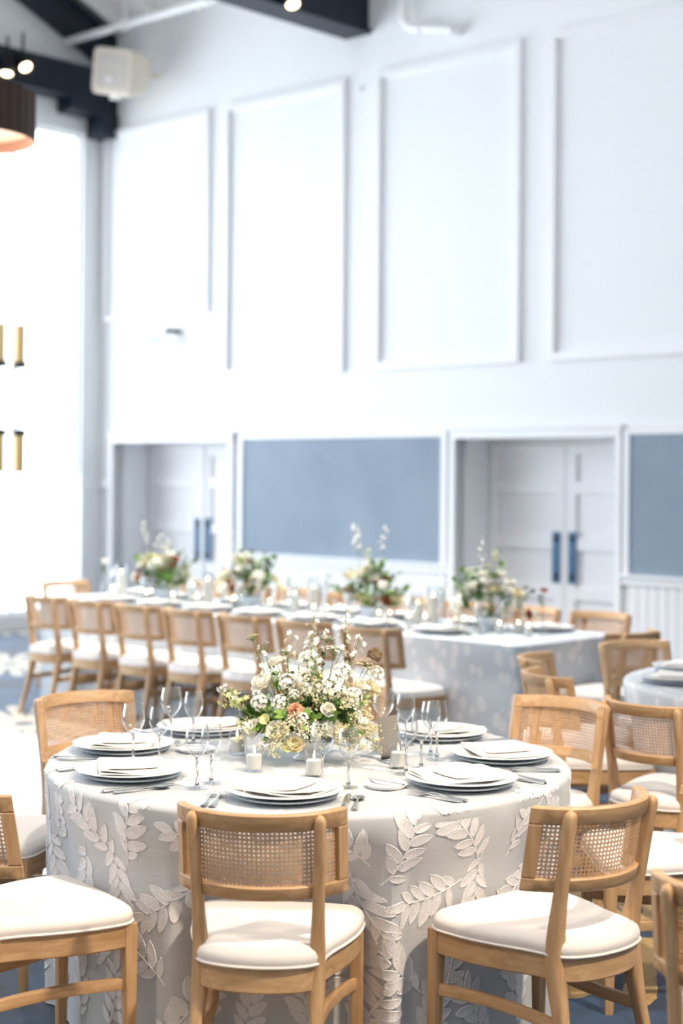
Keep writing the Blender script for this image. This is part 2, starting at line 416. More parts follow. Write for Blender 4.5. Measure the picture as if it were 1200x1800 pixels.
# left wall: corner pier, tall window, pier, window
wl = MB(); WZ0, WZ1 = 0.16, 5.38; wins = [(0.26, 3.3), (3.6, 6.9), (7.2, 10.5), (10.8, 14.2)]; BEND = 14.5
prev = -0.3
for b0, b1 in wins: rbox((-0.18, prev, 0), (0, b0, WT), 'wall_paint', wl); prev = b1
rbox((-0.18, prev, 0), (0, BEND, WT), 'wall_paint', wl)
for b0, b1 in wins: rbox((-0.18, b0, WZ1), (0, b1, WT), 'wall_paint', wl); rbox((-0.18, b0, 0), (0, b1, WZ0), 'wall_paint', wl)
def gable(a0, a1):
    return [[RW(a, *p) for p in ((-.3, WT), (7.25, WT + 7.25 * SL + .3), (BEND + .3, WT))] for a in (a0, a1)]
SL = math.tan(R(24))
wl.loft(gable(-.18, 0), 'wall_paint')
struct('wall_left', wl.mesh('wall_left', False))
for k, (b0, b1) in enumerate(wins):
    mb = MB()
    for p0, p1 in (((-.12, b0, WZ0), (-.06, b0 + .03, WZ1)), ((-.12, b1 - .03, WZ0), (-.06, b1, WZ1)), ((-.12, b0, WZ0), (-.06, b1, WZ0 + .04)), ((-.12, b0, WZ1 - .04), (-.06, b1, WZ1))): rbox(p0, p1, 'trim_paint', mb)
    w = struct('window_%d' % (k + 1), mb.mesh('window_frame', False))
    mb = MB(); rbox((-.095, b0 + .03, WZ0 + .04), (-.088, b1 - .03, WZ1 - .04), 'clear_glass', mb); part('pane', mb.mesh('pane', False), w)
for b0, b1 in wins:
    pd = bpy.data.lights.new('window_portal', 'AREA'); po = bpy.data.objects.new('window_portal', pd); col.objects.link(po)
    pd.shape = 'RECTANGLE'; pd.size = b1 - b0; pd.size_y = WZ1 - WZ0; pd.cycles.is_portal = True
    po.location = RW(-0.14, (b0 + b1) / 2, (WZ0 + WZ1) / 2); po.rotation_euler = Vector((EA[0], EA[1], 0)).to_track_quat('-Z', 'Y').to_euler()
mb = MB(); rbox((0, 0, 1.50), (0.045, 0.30, 1.60), 'trim_paint', mb); rbox((0, 0.0, 0), (0.03, 0.28, 1.5), 'trim_paint', mb); trim(mb)
mb = MB(); rbox((0, 0.28, 0), (0.02, BEND, 0.14), 'trim_paint', mb); struct('baseboard_left', mb.mesh('baseboard', False))
# floor
mb = MB(); V = [RW(a, b) for a, b in ((-0.18, -0.6), (16.7, -0.6), (16.7, 14.7), (-0.18, 14.7))]; mb.add(V, [(0, 1, 2, 3)], 'carpet')
fl = struct('floor', mb.mesh('floor', False))
# ceiling: sloping plank deck with joists
SL = math.tan(R(24)); CB = 7.25
def RC(a, b, z): return RW(a, b, WT + max(b, -0.3) * SL + z)
ceil_mb = MB(); ceil_mb.box((-0.18, -0.15, 0.16), (16.7, CB, 0.22), 'ceiling_paint', T=RC); ceil_mb.box((-0.18, -0.15, 0.16), (16.7, CB, 0.22), 'ceiling_paint', T=lambda a, b, z: RC(a, b, z)[:0] + RW(a, 14.5 - b, WT + max(b, -.3) * SL + z)); ceiling = struct('ceiling', ceil_mb.mesh('ceiling', False))
for i in range(16):
    a = 0.35 + i * 0.62
    mb = MB(); mb.box((a, -0.05, 0.0), (a + 0.05, CB, 0.165), 'ceiling_paint', T=RC); part('joist', mb.mesh('joist', False), ceiling)
nb = 30
for i in range(nb):
    b = i * CB / nb; mb = MB(); mb.box((-0.1, b + .006, 0.145), (9.5, b + CB / nb - .006, 0.165), 'ceiling_paint', T=RC); part('ceiling_board', mb.mesh('ceiling_board', False), ceiling)

mb = MB(); rbox((16.5, -.3, 0), (16.7, BEND + .2, WT), 'wall_paint', mb); mb.loft(gable(16.5, 16.7), 'wall_paint'); struct('wall_right', mb.mesh('wall_right', False))
mb = MB(); rbox((-.18, BEND, 0), (16.7, BEND + .2, WT + .3), 'wall_paint', mb); struct('wall_front', mb.mesh('wall_front', False))
# ------------------------------------------------------------------ roof trusses
def local_mesh(mb, o, name, smooth=False):
    me = mb.mesh(name, smooth); me.transform(Matrix.Translation(o.location).inverted()); return me
def truss(a, label, zb=5.72, L=7.2, w=0.26, br=True):
    t = thing('roof_truss', label, 'roof truss', RW(a, 0, zb))
    mb = MB(); rbox((a, 0.0, zb), (a + w, L, zb + 0.34), 'navy_beam', mb); part('tie_beam', local_mesh(mb, t, 'tie_beam'), t)
    mb = MB(); rbox((a - .035, 0.0, zb - .03), (a + w + .035, L, zb + 0.012), 'navy_beam', mb); part('bottom_flange', local_mesh(mb, t, 'bottom_flange'), t)
    def RT(x, y, z): return RW(x, y, WT - 0.30 + y * SL + z)
    mb = MB(); mb.box((a, 0.0, -0.02), (a + w, L, 0.30), 'navy_beam', T=RT); part('rafter', local_mesh(mb, t, 'rafter'), t)
    if not br: return t
    mb = MB(); rbox((a - .02, 0.0, zb - 0.17), (a + w + .02, 0.62, zb - .02), 'navy_beam', mb); rbox((a - .06, 0.0, zb - 0.38), (a + w + .04, 0.22, zb - 0.14), 'navy_beam', mb)
    part('wall_bracket', local_mesh(mb, t, 'wall_bracket'), t)
    return t
truss(-0.02, 'dark navy roof truss against the window wall corner')
truss(3.70, 'dark navy roof truss beam meeting the panelled wall above the frames', 5.83, br=False)
# sprinkler pipe along the ceiling edge and pipe with elbow
t = thing('sprinkler_pipe', 'white painted pipe running below the ceiling along the wall top', 'pipe', RW(0, 0.55, 6.3))
mb = MB(); mb.tube([RW(0.03, 0.55, 6.32), RW(9, 0.55, 6.32)], 0.042, 'white_plastic', 10); part('pipe_run', local_mesh(mb, t, 'pipe_run', True), t)
mb = MB()
for a in (1.05, 2.3, 4.9): mb.tube([RW(a - .05, 0.55, 6.32), RW(a + .05, 0.55, 6.32)], 0.055, 'white_plastic', 10); mb.tube([RW(a, 0.55, 6.28), RW(a, 0.55, 6.7)], 0.012, 'white_plastic', 6)
part('coupling', local_mesh(mb, t, 'coupling', True), t)
t = thing('wall_pipe', 'white painted pipe with elbows dropping down the panelled wall', 'pipe', RW(4.5, 0.1, 5.7))
mb = MB(); pth = catmull([(4.48, .10, 6.45), (4.48, .10, 6.0), (4.485, .10, 5.84), (4.53, .10, 5.76), (4.62, .10, 5.72), (5.06, .10, 5.62)], 4)
mb.tube([RW(*p) for p in pth], 0.042, 'white_plastic', 10); part('pipe_run', local_mesh(mb, t, 'pipe_run', True), t)
mb = MB(); mb.tube([RW(4.48, .10, 5.88), RW(4.48, .10, 5.80)], 0.055, 'white_plastic', 10); part('elbow', local_mesh(mb, t, 'elbow', True), t); mb = MB(); mb.tube([RW(4.60, .10, 5.725), RW(4.68, .10, 5.705)], 0.055, 'white_plastic', 10); part('elbow', local_mesh(mb, t, 'elbow', True), t); mb = MB(); mb.tube([RW(5.06, 0.10, 5.62), RW(5.06, 0, 5.62)], .042, 'white_plastic', 10)
part('wall_stub', local_mesh(mb, t, 'wall_stub', True), t)
# loudspeaker on the wall
def speaker():
    t = thing('loudspeaker', 'beige wall-mounted loudspeaker beside the navy roof truss', 'loudspeaker', RW(0.92, 0.47, 5.86))
    t.rotation_euler = (R(8), R(13), math.atan2(EB[1], EB[0]) + R(90) + R(9))
    # local: front = -Y
    def ring(y, w, h, r=0.03): return [(x, y, z) for x, z in rrect(w, h, 20, 0.22)]
    mb = MB(); mb.loft([ring(-.17, .27, .225), ring(-.15, .285, .24), ring(.02, .27, .225), ring(.2, .20, .17), ring(.21, .19, .16)], 'speaker_shell'); part('cabinet', mb.mesh('cabinet'), t)
    mb = MB(); mb.loft([ring(-.168, .225, .175), ring(-.178, .22, .17)], 'speaker_grille'); g = part('grille', mb.mesh('grille'), t)
    mb = MB(); mb.box((-.06, -.186, -.10), (.02, -.176, -.06), 'white_plastic'); part('badge', mb.mesh('badge'), g)
    mb = MB(); mb.tube([(.0, .19, 0), (.12, .42, .0)], .03, 'speaker_shell', 8); part('bracket', mb.mesh('bracket'), t); mb = MB(); mb.box((-.06, -.1, -.285), (.02, -.02, -.235), 'white_plastic'); part('knob', mb.mesh('knob'), t)
speaker()
# track spotlights on truss beams
def track_light(loc, aim, label):
    t = thing('track_spotlight', label, 'spotlight', loc)
    q = Vector(aim).to_track_quat('-Z', 'Y').to_euler()
    mb = MB(); mb.lathe([(0.0, .11), (.05, .11), (.062, .09), (.07, -.10), (.062, -.10), (.058, -.07), (0, -.07)], 18, 'black_metal'); h = part('lamp_head', mb.mesh('lamp_head'), t, rot=q)
    mb = MB(); mb.lathe([(0, -.082), (.055, -.085), (.055, -.074), (0, -.072)], 16, 'bulb_warm'); part('lens', mb.mesh('lens'), h, 'glowing warm lens')
    mb = MB(); mb.tube([(0, 0, .06), (0, 0, .30)], .014, 'black_metal', 8); part('yoke', mb.mesh('yoke'), t)
    return t
track_light(RW(0.36, 1.33, 5.90), (0.45, -0.5, -0.75), 'black track spotlight on the navy truss by the corner')
track_light(RW(0.36, 1.52, 5.82), (0.0, -0.3, -0.9), 'black track spotlight pointing down beside the drum pendant')
track_light(RW(4.08, 1.16, 5.86), (0.25, -0.45, -0.85), 'black spotlight glowing beside the navy beam by the wall')
# drum pendant
def pendant():
    c = (-2.19, 9.0, 3.56)
    t = thing('drum_pendant', 'dark brown drum pendant lamp with glowing peach lining', 'pendant lamp', c)
    n = 72; V = []; r0 = 0.42
    mb = MB(); rings = []
    for z in (0.0, 0.27): rings.append([((r0 + (.006 if i % 2 else 0)) * math.cos(2 * math.pi * i / n), (r0 + (.006 if i % 2 else 0)) * math.sin(2 * math.pi * i / n), z) for i in range(n)])
    mb.loft(rings, 'drum_shade', True, False); part('shade', mb.mesh('shade', False), t)
    mb = MB(); mb.lathe([(r0 - .012, 0.27), (r0 - .012, 0.005), (r0, 0.0)], 48, 'drum_lining'); part('lining', mb.mesh('lining'), t)
    mb = MB(); mb.lathe([(0, .06), (r0 - .03, .06), (r0 - .03, .07), (0, .07)], 48, 'lamp_diffuser'); part('diffuser', mb.mesh('diffuser'), t, 'glowing peach diffuser')
    mb = MB(); mb.tube([(0, 0, .07), (0, 0, 3.6)], .012, 'black_metal', 8)
    for k in range(3): mb.tube([(0, 0, .26), (r0 * math.cos(k * 2.094), r0 * math.sin(k * 2.094), .26)], .008, 'black_metal', 6)
    part('rod', mb.mesh('rod'), t)
pendant()
# wall sconces on the window pier
def sconce(b, label):
    t = thing('wall_sconce', label, 'wall sconce', RW(0.0, b, 2.44)); t.rotation_euler = (0, 0, math.atan2(EA[1], EA[0]))
    mb = MB(); mb.box((-.1, -.016, -2.3), (.0, .016, 2.85), 'white_plastic'); mb.box((0, -.03, -.35), (.03, .03, .35), 'white_plastic'); part('mounting_rail', mb.mesh('mounting_rail'), t)
    for s in (1, -1):
        mb = MB(); mb.tube([(.03, 0, s * .10), (.12, 0, s * .20), (.12, 0, s * .33)], .014, 'white_plastic', 8); part('arm', mb.mesh('arm'), t)
        mb = MB(); mb.lathe([(.0, .32 * s), (.07, .32 * s), (.076, .345 * s), (.07, .385 * s), (0, .385 * s)], 18, 'black_metal', (.12, 0, 0)); part('ring', mb.mesh('ring'), t, 'black metal ring')
        mb = MB(); mb.lathe([(0, .38 * s), (.058, .38 * s), (.058, .77 * s), (.05, .78 * s), (0, .78 * s)], 16, 'amber_glass', (.12, 0, 0)); part('shade_tube', mb.mesh('shade_tube'), t, 'amber glass tube')
sconce(1.16, 'slim brass and black double wall sconce beside the tall window')
sconce(1.41, 'second slim brass double wall sconce further along the window wall')
# exit sign
t = thing('exit_sign', 'faint green and white exit sign hung from the wall above the door', 'exit sign', RW(1.15, .16, 3.16)); t.rotation_euler = (0, 0, math.atan2(EA[1], EA[0]))
mb = MB(); mb.box((-.17, -.012, -.18), (.14, .012, .03), 'white_plastic'); part('sign_plate', mb.mesh('sign_plate'), t)
mb = MB(); mb.tube([(.17, 0, 0), (.17, .16, 0)], .025, 'black_metal', 8); mb.box((.12, -.012, -.02), (.20, .012, .02), 'black_metal'); part('bracket', mb.mesh('bracket'), t)
tx = bpy.data.curves.new('exit_text', 'FONT'); tx.body = 'EXIT'; tx.size = .13; tx.align_x = 'CENTER'; tx.extrude = .002
to = bpy.data.objects.new('exit_text', tx); col.objects.link(to); dg = bpy.context.evaluated_depsgraph_get(); me = bpy.data.meshes.new_from_object(to.evaluated_get(dg)); bpy.data.objects.remove(to)
me.materials.clear(); me.materials.append(MAT['exit_green']); part('lettering', me, t, 'green EXIT letters', loc=(-.015, -.015, -.13), rot=(R(90), 0, 0))
# small wall dot detectors
mb = MB(); mb.lathe([(0, .03), (.022, .028), (.03, 0)], 14, 'white_plastic'); me = mb.mesh('detector'); me.transform(Matrix.Rotation(math.atan2(EB[1], EB[0]), 4, 'Z') @ Matrix.Rotation(R(90), 4, 'Y'))
solo('wall_sensor', me, 'tiny round white sensor between two wall frames', 'sensor', RW(3.86, 0.0, 5.30))
# dance floor panels
df = thing('dance_floor', 'pale white dance floor laid on the blue carpet', 'dance floor', (0, 0, 0))
ea0 = float((np.array([-1.86, 9.809]) - C0) @ EB)
aR = 8.6
for i in range(5):
    for j in range(5):
        a1 = aR - i * 0.92; b0 = ea0 + j * 0.92
        mb = MB(); mb.box((a1 - 0.915, b0, 0.001), (a1, b0 + 0.915, 0.022), 'danceboard', T=RW); part('floor_panel', mb.mesh('floor_panel', False), df)
# odd black case on the carpet at the window
mb = MB(); mb.box((-.09, -.08, 0), (.09, .08, .15), 'black_plastic'); mb.box((-.05, -.02, .15), (.05, .02, .18), 'black_plastic')
solo('equipment_case', mb.mesh('case', False), 'small black equipment case on the carpet by the window wall', 'case', (-2.66, 14.3, 0), R(20))

# ------------------------------------------------------------------ cane-back chair (faces +Y, origin on the floor under the seat)
def make_chair():
    t = thing('cane_chair', 'light oak cane-back chair', 'chair')
    half = [(0, .232), (.11, .231), (.185, .224), (.218, .203), (.230, .165), (.224, .07), (.202, -.02), (.178, -.09), (.166, -.14), (.160, -.185), (.130, -.222), (.07, -.246), (0, -.254)]
    ctrl = half + [(-x, y) for x, y in half[-2:0:-1]]
    out = [np.array(p) for p in catmull(ctrl, 5, True)]; N = len(out)
    nrm = []
    for i in range(N):
        d = out[(i + 1) % N] - out[i - 1]; d /= np.linalg.norm(d); nrm.append(np.array([-d[1], d[0]]))
    if nrm[0] @ np.array([0, 1]) < 0: nrm = [-n for n in nrm]
    def ring(off, z, k=1.0): return [(*( (out[i] + nrm[i] * off) ), z) for i in range(N)]
    cz = .432
    mb = MB(); prof = [(-.03, cz - .002), (-.004, cz), (.002, cz + .010), (.004, cz + .022), (-.002, cz + .036), (-.014, cz + .045)]
    rings = [ring(*p) for p in prof]; mb.loft(rings, 'seat_fabric', True, False)
    inner = [[(p[0] * k, (p[1] + .02) * k - .02, cz + dz) for p in out] for k, dz in ((.88, .050), (.80, .0535), (.65, .057), (.45, .0595), (.02, .061))]
    mb.loft([rings[-1]] + inner, 'seat_fabric', True, True)
    cush = part('seat_cushion', mb.mesh('seat_cushion'), t, 'white linen seat cushion')
    mb = MB(); mb.tube([(*(out[i] + nrm[i] * .003), cz + .004) for i in range(N)] + [(*(out[0] + nrm[0] * .003), cz + .004)], .0042, 'seat_fabric', 6); part('piping', mb.mesh('piping'), cush)
    def rail(name, idx, off, z0, z1, th, mat):
        mb = MB(); rs = []
        for i in idx:
            i %= N; p = out[i] + nrm[i] * off; q = p - nrm[i] * th
            e = .004
            rs.append([(*p, z0 + e), (*p, z1 - e), (*(p - nrm[i] * e), z1), (*(q + nrm[i] * e), z1), (*q, z1 - e), (*q, z0 + e), (*(q + nrm[i] * e), z0), (*(p - nrm[i] * e), z0)])
        mb.loft(rs, mat); return part(name, mb.mesh(name), t)
    k3, k9 = 3 * 5 - 1, 9 * 5
    rail('side_rail', range(k3, k9 + 2), -.004, .368, cz, .022, 'oak_along')
    rail('side_rail', range(N - k9 - 1, N - k3 + 1), -.004, .368, cz, .022, 'oak_along')
    rail('front_rail', range(-k3, k3 + 1), -.004, .368, cz, .022, 'oak_across')
    rail('back_rail', range(k9, N - k9 + 1), -.004, .368, cz, .024, 'oak_across')
    # uprights that run from floor to backrest
    ppath = [(-.275, 0), (-.245, .10), (-.218, .20), (-.195, .30), (-.180, .38), (-.176, .44), (-.181, .50), (-.198, .60), (-.216, .70), (-.234, .80)]
    pth = catmull(ppath, 3)
    for s in (-1, 1):
        mb = MB(); rs = []
        for p in pth:
            y, z = p; g = z / .8
            x = s * (.172 - .022 * math.sin(min(1, g / .55) * math.pi / 2) if g < .55 else .150 + .013 * (g - .55) / .45)
            hx = .0145 + .0065 * math.exp(-((z - .40) / .13) ** 2); hy = .017 + .009 * math.exp(-((z - .40) / .14) ** 2) - (.003 if z < .05 else 0)
            rs.append([(x + u, y + v, z) for u, v in rrect(hx, hy, 16, .55)])
        x0 = s * .163
        for k, dz in ((.85, .010), (.5, .017), (.12, .020)):
            rs.append([(x0 + u, -.234 - dz * .18 + v, .80 + dz) for u, v in rrect(.0145 * k, .017 * k, 16, .7)])
        mb.loft(rs, 'oak_upright'); part('back_leg', mb.mesh('back_leg'), t)
        mb = MB(); rs = []
        for z, hx in ((0, .0125), (.02, .0140), (.25, .0175), (.38, .020), (.431, .020)):
            lx = s * (.207 + .006 * (1 - z / .43)); ly = .205 + .004 * (1 - z / .43)
            rs.append([(lx + u, ly + v, z) for u, v in rrect(hx, hx, 12, .35)])
        mb.loft(rs, 'oak_upright'); part('front_leg', mb.mesh('front_leg'), t)
        mb = MB(); rs = []
        for k in np.linspace(0, 1, 14):
            y = .200 - .405 * k; x = s * (.207 + (.156 - .207) * k - .032 * math.sin(math.pi * k ** 0.9)); z = .265 - .012 * k
            rs.append([(x + u, y, z + v) for u, v in rrect(.011, .0165, 12, .4)])
        mb.loft(rs, 'oak_along'); part('stretcher', mb.mesh('stretcher'), t)
    # curved backrest
    RR = .235; HW = .210; pm = math.asin(HW / RR); TT = .013
    def yb(z): return -.181 - (z - .50) * .177 - .038
    def BP(phi, z, off=0.0):
        r = RR + off; return (r * math.sin(phi), yb(z) + RR - r * math.cos(phi), z)
    def curved(name, p0, p1, zf0, zf1, th, mat, n):
        mb = MB(); rs = []
        for ph in np.linspace(p0, p1, n):
            z0, z1 = zf0(ph), zf1(ph); e = .004
            rs.append([BP(ph, z0 + e, th), BP(ph, z1 - e, th), BP(ph, z1, th - e), BP(ph, z1, -th + e), BP(ph, z1 - e, -th), BP(ph, z0 + e, -th), BP(ph, z0, -th + e), BP(ph, z0, th - e)])
        mb.loft(rs, mat); return part(name, mb.mesh(name), t)
    ZB0, ZB1, ZT0, ZT1 = .600, .636, .778, .824
    curved('top_rail', -pm, pm, lambda p: ZT0, lambda p: ZT1, TT, 'oak_across', 30)
    curved('bottom_rail', -pm, pm, lambda p: ZB0, lambda p: ZB1, TT, 'oak_across', 30)
    ps = .034 / RR
    for s in (-1, 1): curved('stile', s * (pm - ps), s * pm, lambda p: ZB1 - .001, lambda p: ZT0 + .001, TT, 'oak_upright', 5)
    # woven cane: doubled uprights and courses with crossing diagonals
    mb = MB(); pe = pm - ps + .004; z0, z1 = ZB1 - .002, ZT0 + .002; nx = 39; pitch = 2 * pe / nx; nz = 13; pz = (z1 - z0) / nz
    def ribbon(pts, w, off, vert):
        V = []; F = []
        for i, (ph, z) in enumerate(pts):
            if vert == 'v': V += [BP(ph - w / RR, z, off), BP(ph + w / RR, z, off)]
            elif vert == 'h': V += [BP(ph, z - w, off), BP(ph, z + w, off)]
            else: V += [BP(ph - vert * w / RR * .7, z + w * .7, off), BP(ph + vert * w / RR * .7, z - w * .7, off)]
        for i in range(len(pts) - 1): F.append((2 * i, 2 * i + 1, 2 * i + 3, 2 * i + 2))
        mb.add(V, F, 'cane')
    for i in range(nx + 1):
        for o in (-1, 1): ribbon([(-pe + i * pitch + o * .0010 / RR, z0), (-pe + i * pitch + o * .0010 / RR, z1)], .0008, .0008, 'v')
    for j in range(nz + 1):
        for o in (-1, 1): ribbon([(ph, z0 + j * pz + o * .0010) for ph in np.linspace(-pe, pe, 18)], .0008, -.0004, 'h')
    for s in (1, -1):
        for i in range(-nz, nx):
            pts = [(i + .5 + r, r) for r in np.arange(0, nz + .01, .5) if -.01 <= i + .5 + r <= nx + .01]
            if len(pts) > 1: ribbon([(s * (-pe + c * pitch), z0 + r * pz) for c, r in (pts[::2] + pts[-1:])], .0010, .0002 * s + .0018, s * 1.0)
    part('cane_panel', mb.mesh('cane_panel', False, False), t, 'woven open cane panel')
    return t
chair = make_chair()
def chair_at(x, y, face, label, group):          # face: heading angle the sitter looks, degrees from +X
    return place(chair, (x, y, 0), R(face - 90), label, group)
TC = np.array([-0.099, 5.112]); TR = 0.82
GR = 'chairs round the flower table'
LR = 'light oak cane-back chair on the dance floor side of the round flower table'
def around(ang, r, turn=0, label=LR, c=TC, group=GR):
    p = c + r * np.array([math.cos(R(ang)), math.sin(R(ang))]); return chair_at(p[0], p[1], ang + 180 + turn, label, group)
around(265, .915, -2, 'light oak cane-back chair pushed in under the flower table opposite the flower-hidden chair')
around(309.5, 1.04, 1, 'light oak cane-back chair whose seat lies half in the shadow of its own back')
around(1, 1.15, 0, 'light oak cane-back chair at the flower table, facing the dance floor'); around(43, 1.11, 0, 'light oak cane-back chair at the flower table, its back to the second round table')
around(87, 1.06, 0, 'light oak cane-back chair mostly hidden behind the big flower arrangement')
around(134, 1.09, 0, 'light oak cane-back chair at the flower table with the row of chairs behind it'); around(170, 1.09, 0); around(223, 1.045, -7)

# ------------------------------------------------------------------ round table with draped embroidered cloth
def drape_fn(Rr, H, seed, amp=1.0, dents=()):
    rnd = random.Random(seed); ks = [(k, rnd.uniform(0, 6.28), rnd.uniform(.5, 1)) for k in (9, 14, 19, 23, 31)]
    def S(th, s):
        if s <= 0: return ((Rr + s) * math.cos(th), (Rr + s) * math.sin(th), H)
        e = .02; q = e * math.pi / 2
        if s < q:
            a = s / e; return ((Rr + e * math.sin(a)) * math.cos(th), (Rr + e * math.sin(a)) * math.sin(th), H - e * (1 - math.cos(a)))
        d = s - q; g = min(1, d / .7)
        w = sum(A * math.cos(k * th + p + .5 * math.sin(3 * th)) for k, p, A in ks) / 2.6
        w = math.copysign(abs(w) ** .8, w)
        rad = Rr + e - .004 + .012 * g + amp * (.006 + .050 * g ** 1.2) * w - .035 * g * amp * .6
        for da, dd in dents:
            df_ = abs((th - da + math.pi) % (2 * math.pi) - math.pi)
            k = max(0., min(1., (.44 - df_) / .16)); k = k * k * (3 - 2 * k); g2 = max(0., min(1., (d - .03) / .2)); g2 = g2 * g2 * (3 - 2 * g2)
            rad = rad * (1 - k * g2) + min(rad, dd) * k * g2
        return (rad * math.cos(th), rad * math.sin(th), max(.004, H - e - d))
    return S
def round_cloth(S, Rr, H, n=300, m=26, mat='grey_cloth'):
    mb = MB(); G = []
    ss = [-Rr * k for k in (.98, .75, .5, .25, .08, .03)] + list(np.linspace(0, .03, 5)) + list(np.linspace(.06, H + .01, m))
    rings = [[S(2 * math.pi * i / n, s) for i in range(n)] for s in ss]
    mb.loft(rings, mat, True, False); mb.f.append(tuple(range(n))); mb.m.append(0)
    return mb.mesh('tablecloth')
def table_under(loc, Rr, label):
    t = thing('round_table', label, 'table', loc)
    mb = MB(); mb.lathe([(0, .705), (Rr - .01, .705), (Rr - .01, .738), (0, .738)], 48, 'oak_across'); part('table_top', mb.mesh('table_top'), t)
    for k in range(4):
        a = R(45 + 90 * k); mb = MB(); mb.tube([(.5 * math.cos(a), .5 * math.sin(a), 0), (.45 * math.cos(a), .45 * math.sin(a), .706)], .018, 'black_metal', 8); part('leg', mb.mesh('leg'), t)
    return t
TH = .75
table_under((*TC, 0), TR, 'round folding table hidden under the leaf-embroidered cloth')
S1 = drape_fn(TR, TH, 5, 1.0, [(R(265), .655), (R(309.5), .77), (R(223), .785), (R(1), .83), (R(87), .80), (R(134), .825), (R(170), .825)])
cloth1 = thing('tablecloth', 'grey-blue floor-length tablecloth embroidered with white leaf sprigs', 'tablecloth', (*TC, 0))
part('cloth', round_cloth(S1, TR, TH), cloth1)
def sprig(mapf, rnd, scale=1.0):
    mb = MB(); L = .20 * scale; bend = rnd.choice((-1, 1)) * rnd.uniform(.25, .6)
    def spine(k): return np.array([L * k, bend * L * .35 * k * k])
    def put(p, h): 
        return mapf(p[0], p[1], h)
    G = []
    for k in np.linspace(-.12, .92, 8):
        p = spine(k); G.append([put(p + np.array([0, o]), hh) for o, hh in ((-.003, .0006), (0, .0026), (.003, .0006))])
    mb.grid(G, 'white_embroidery')
    spec = [(1.0, 0, .075)]
    for k, l in ((.08, .066), (.27, .080), (.47, .086), (.67, .084), (.86, .070)):
        for s in (-1, 1): spec.append((k + s * .05, s * rnd.uniform(38, 62), l * rnd.uniform(.85, 1.12)))
    for k, ang, l in spec:
        l *= scale; base = spine(min(k, .97)); d = math.atan2(2 * bend * .35 * k, 1) + R(ang); ux = np.array([math.cos(d), math.sin(d)]); uy = np.array([-ux[1], ux[0]]); W = l * .22
        G = []
        cv = rnd.uniform(-.12, .12)
        for q in np.linspace(0, 1, 9):
            w = W * (math.sin(math.pi * min(1, q ** .8)) ** .65 if 0 < q < 1 else .02) + .0004
            c = base + ux * l * q + uy * cv * l * q * q
            G.append([put(c + uy * w * o, hh) for o, hh in ((-1, .0003), (-.86, .0020), (-.62, .0010), (0, .0016), (.62, .0010), (.86, .0020), (1, .0003))])
        mb.grid(G, 'white_embroidery')
    return mb.mesh('embroidered_sprig', True, False)
def surf_map(S, th0, s0, ang, Rr):
    ca, sa = math.cos(ang), math.sin(ang)
    def f(x, y, h):
        u = ca * x - sa * y; v = sa * x + ca * y
        th = th0 + u / Rr; s = s0 - v
        s = min(s, .745)
        p = np.array(S(th, s)); e = 1e-3
        d1 = np.array(S(th + e, s)) - p; d2 = np.array(S(th, s + e)) - p; n = np.cross(d2, d1); n /= np.linalg.norm(n) + 1e-12
        if n @ np.array([math.cos(th), math.sin(th), .5]) < 0: n = -n
        return tuple(p + n * (h + .0006))
    return f
rnd = random.Random(11); ncol = 26
for i in range(ncol):
    for j in range(4):
        th0 = 2 * math.pi * (i + .5 * (j % 2)) / ncol + rnd.uniform(-.03, .03); s0 = .105 + j * .18 + rnd.uniform(-.03, .03)
        ang = R([125, 225, 60, 300][(i * 2 + j * 3) % 4] + rnd.uniform(-25, 25))
        if j == 3: ang = R(rnd.uniform(60, 120))
        off = .09
        part('embroidered_sprig', sprig(surf_map(S1, th0 - off * math.cos(ang) / TR, min(.70, s0 + off * math.sin(ang)), ang, TR), rnd, .93), cloth1)
for i in range(30):      # sprigs on the flat top
    r = math.sqrt(rnd.uniform(.03, .80)) * TR; a = i * 2.39996; cx, cy = r * math.cos(a), r * math.sin(a); ang = rnd.uniform(0, 6.28)
    if r > .70: continue
    def flat(x, y, h, cx=cx, cy=cy, ang=ang): return (cx + math.cos(ang) * (x - .1) - math.sin(ang) * y, cy + math.sin(ang) * (x - .1) + math.cos(ang) * y, TH + h * .6)
    part('embroidered_sprig', sprig(flat, rnd, .9), cloth1)

# ------------------------------------------------------------------ tableware prototypes
def make_glass(name, h, rb):
    t = thing(name, 'clear stemmed wine glass', 'wine glass')
    mb = MB(); st = h * .47
    prof = [(.0042, st), (.012, st + .006), (rb * .72, st + (h - st) * .22), (rb * .97, st + (h - st) * .42), (rb, st + (h - st) * .52), (rb * .95, st + (h - st) * .72), (rb * .80, h)]
    pr = [tuple(p) for p in catmull(prof, 4)]; inner = [(max(.0005, r - .0011), z) for r, z in pr[::-1]][:-1]
    mb.lathe(pr + [(pr[-1][0] - .0005, h + .0008)] + inner + [(0.0003, st + .007)], 32, 'clear_glass'); part('bowl', mb.mesh('bowl'), t)
    mb = MB(); mb.lathe([(0, st + .004), (.006, st + .004), (.0042, st - .012), (.0036, st * .5), (.0042, .02), (.008, .008), (.010, .006)], 14, 'solid_glass'); part('stem', mb.mesh('stem'), t)
    mb = MB(); fr = rb * .95; mb.lathe([(0, .0065), (.010, .006), (fr * .6, .0030), (fr, .0016), (fr, .0005), (0, .0004)], 32, 'clear_glass'); part('foot', mb.mesh('foot'), t)
    return t
glass_a = make_glass('wine_glass', .188, .0365); glass_b = make_glass('wine_glass', .176, .033)
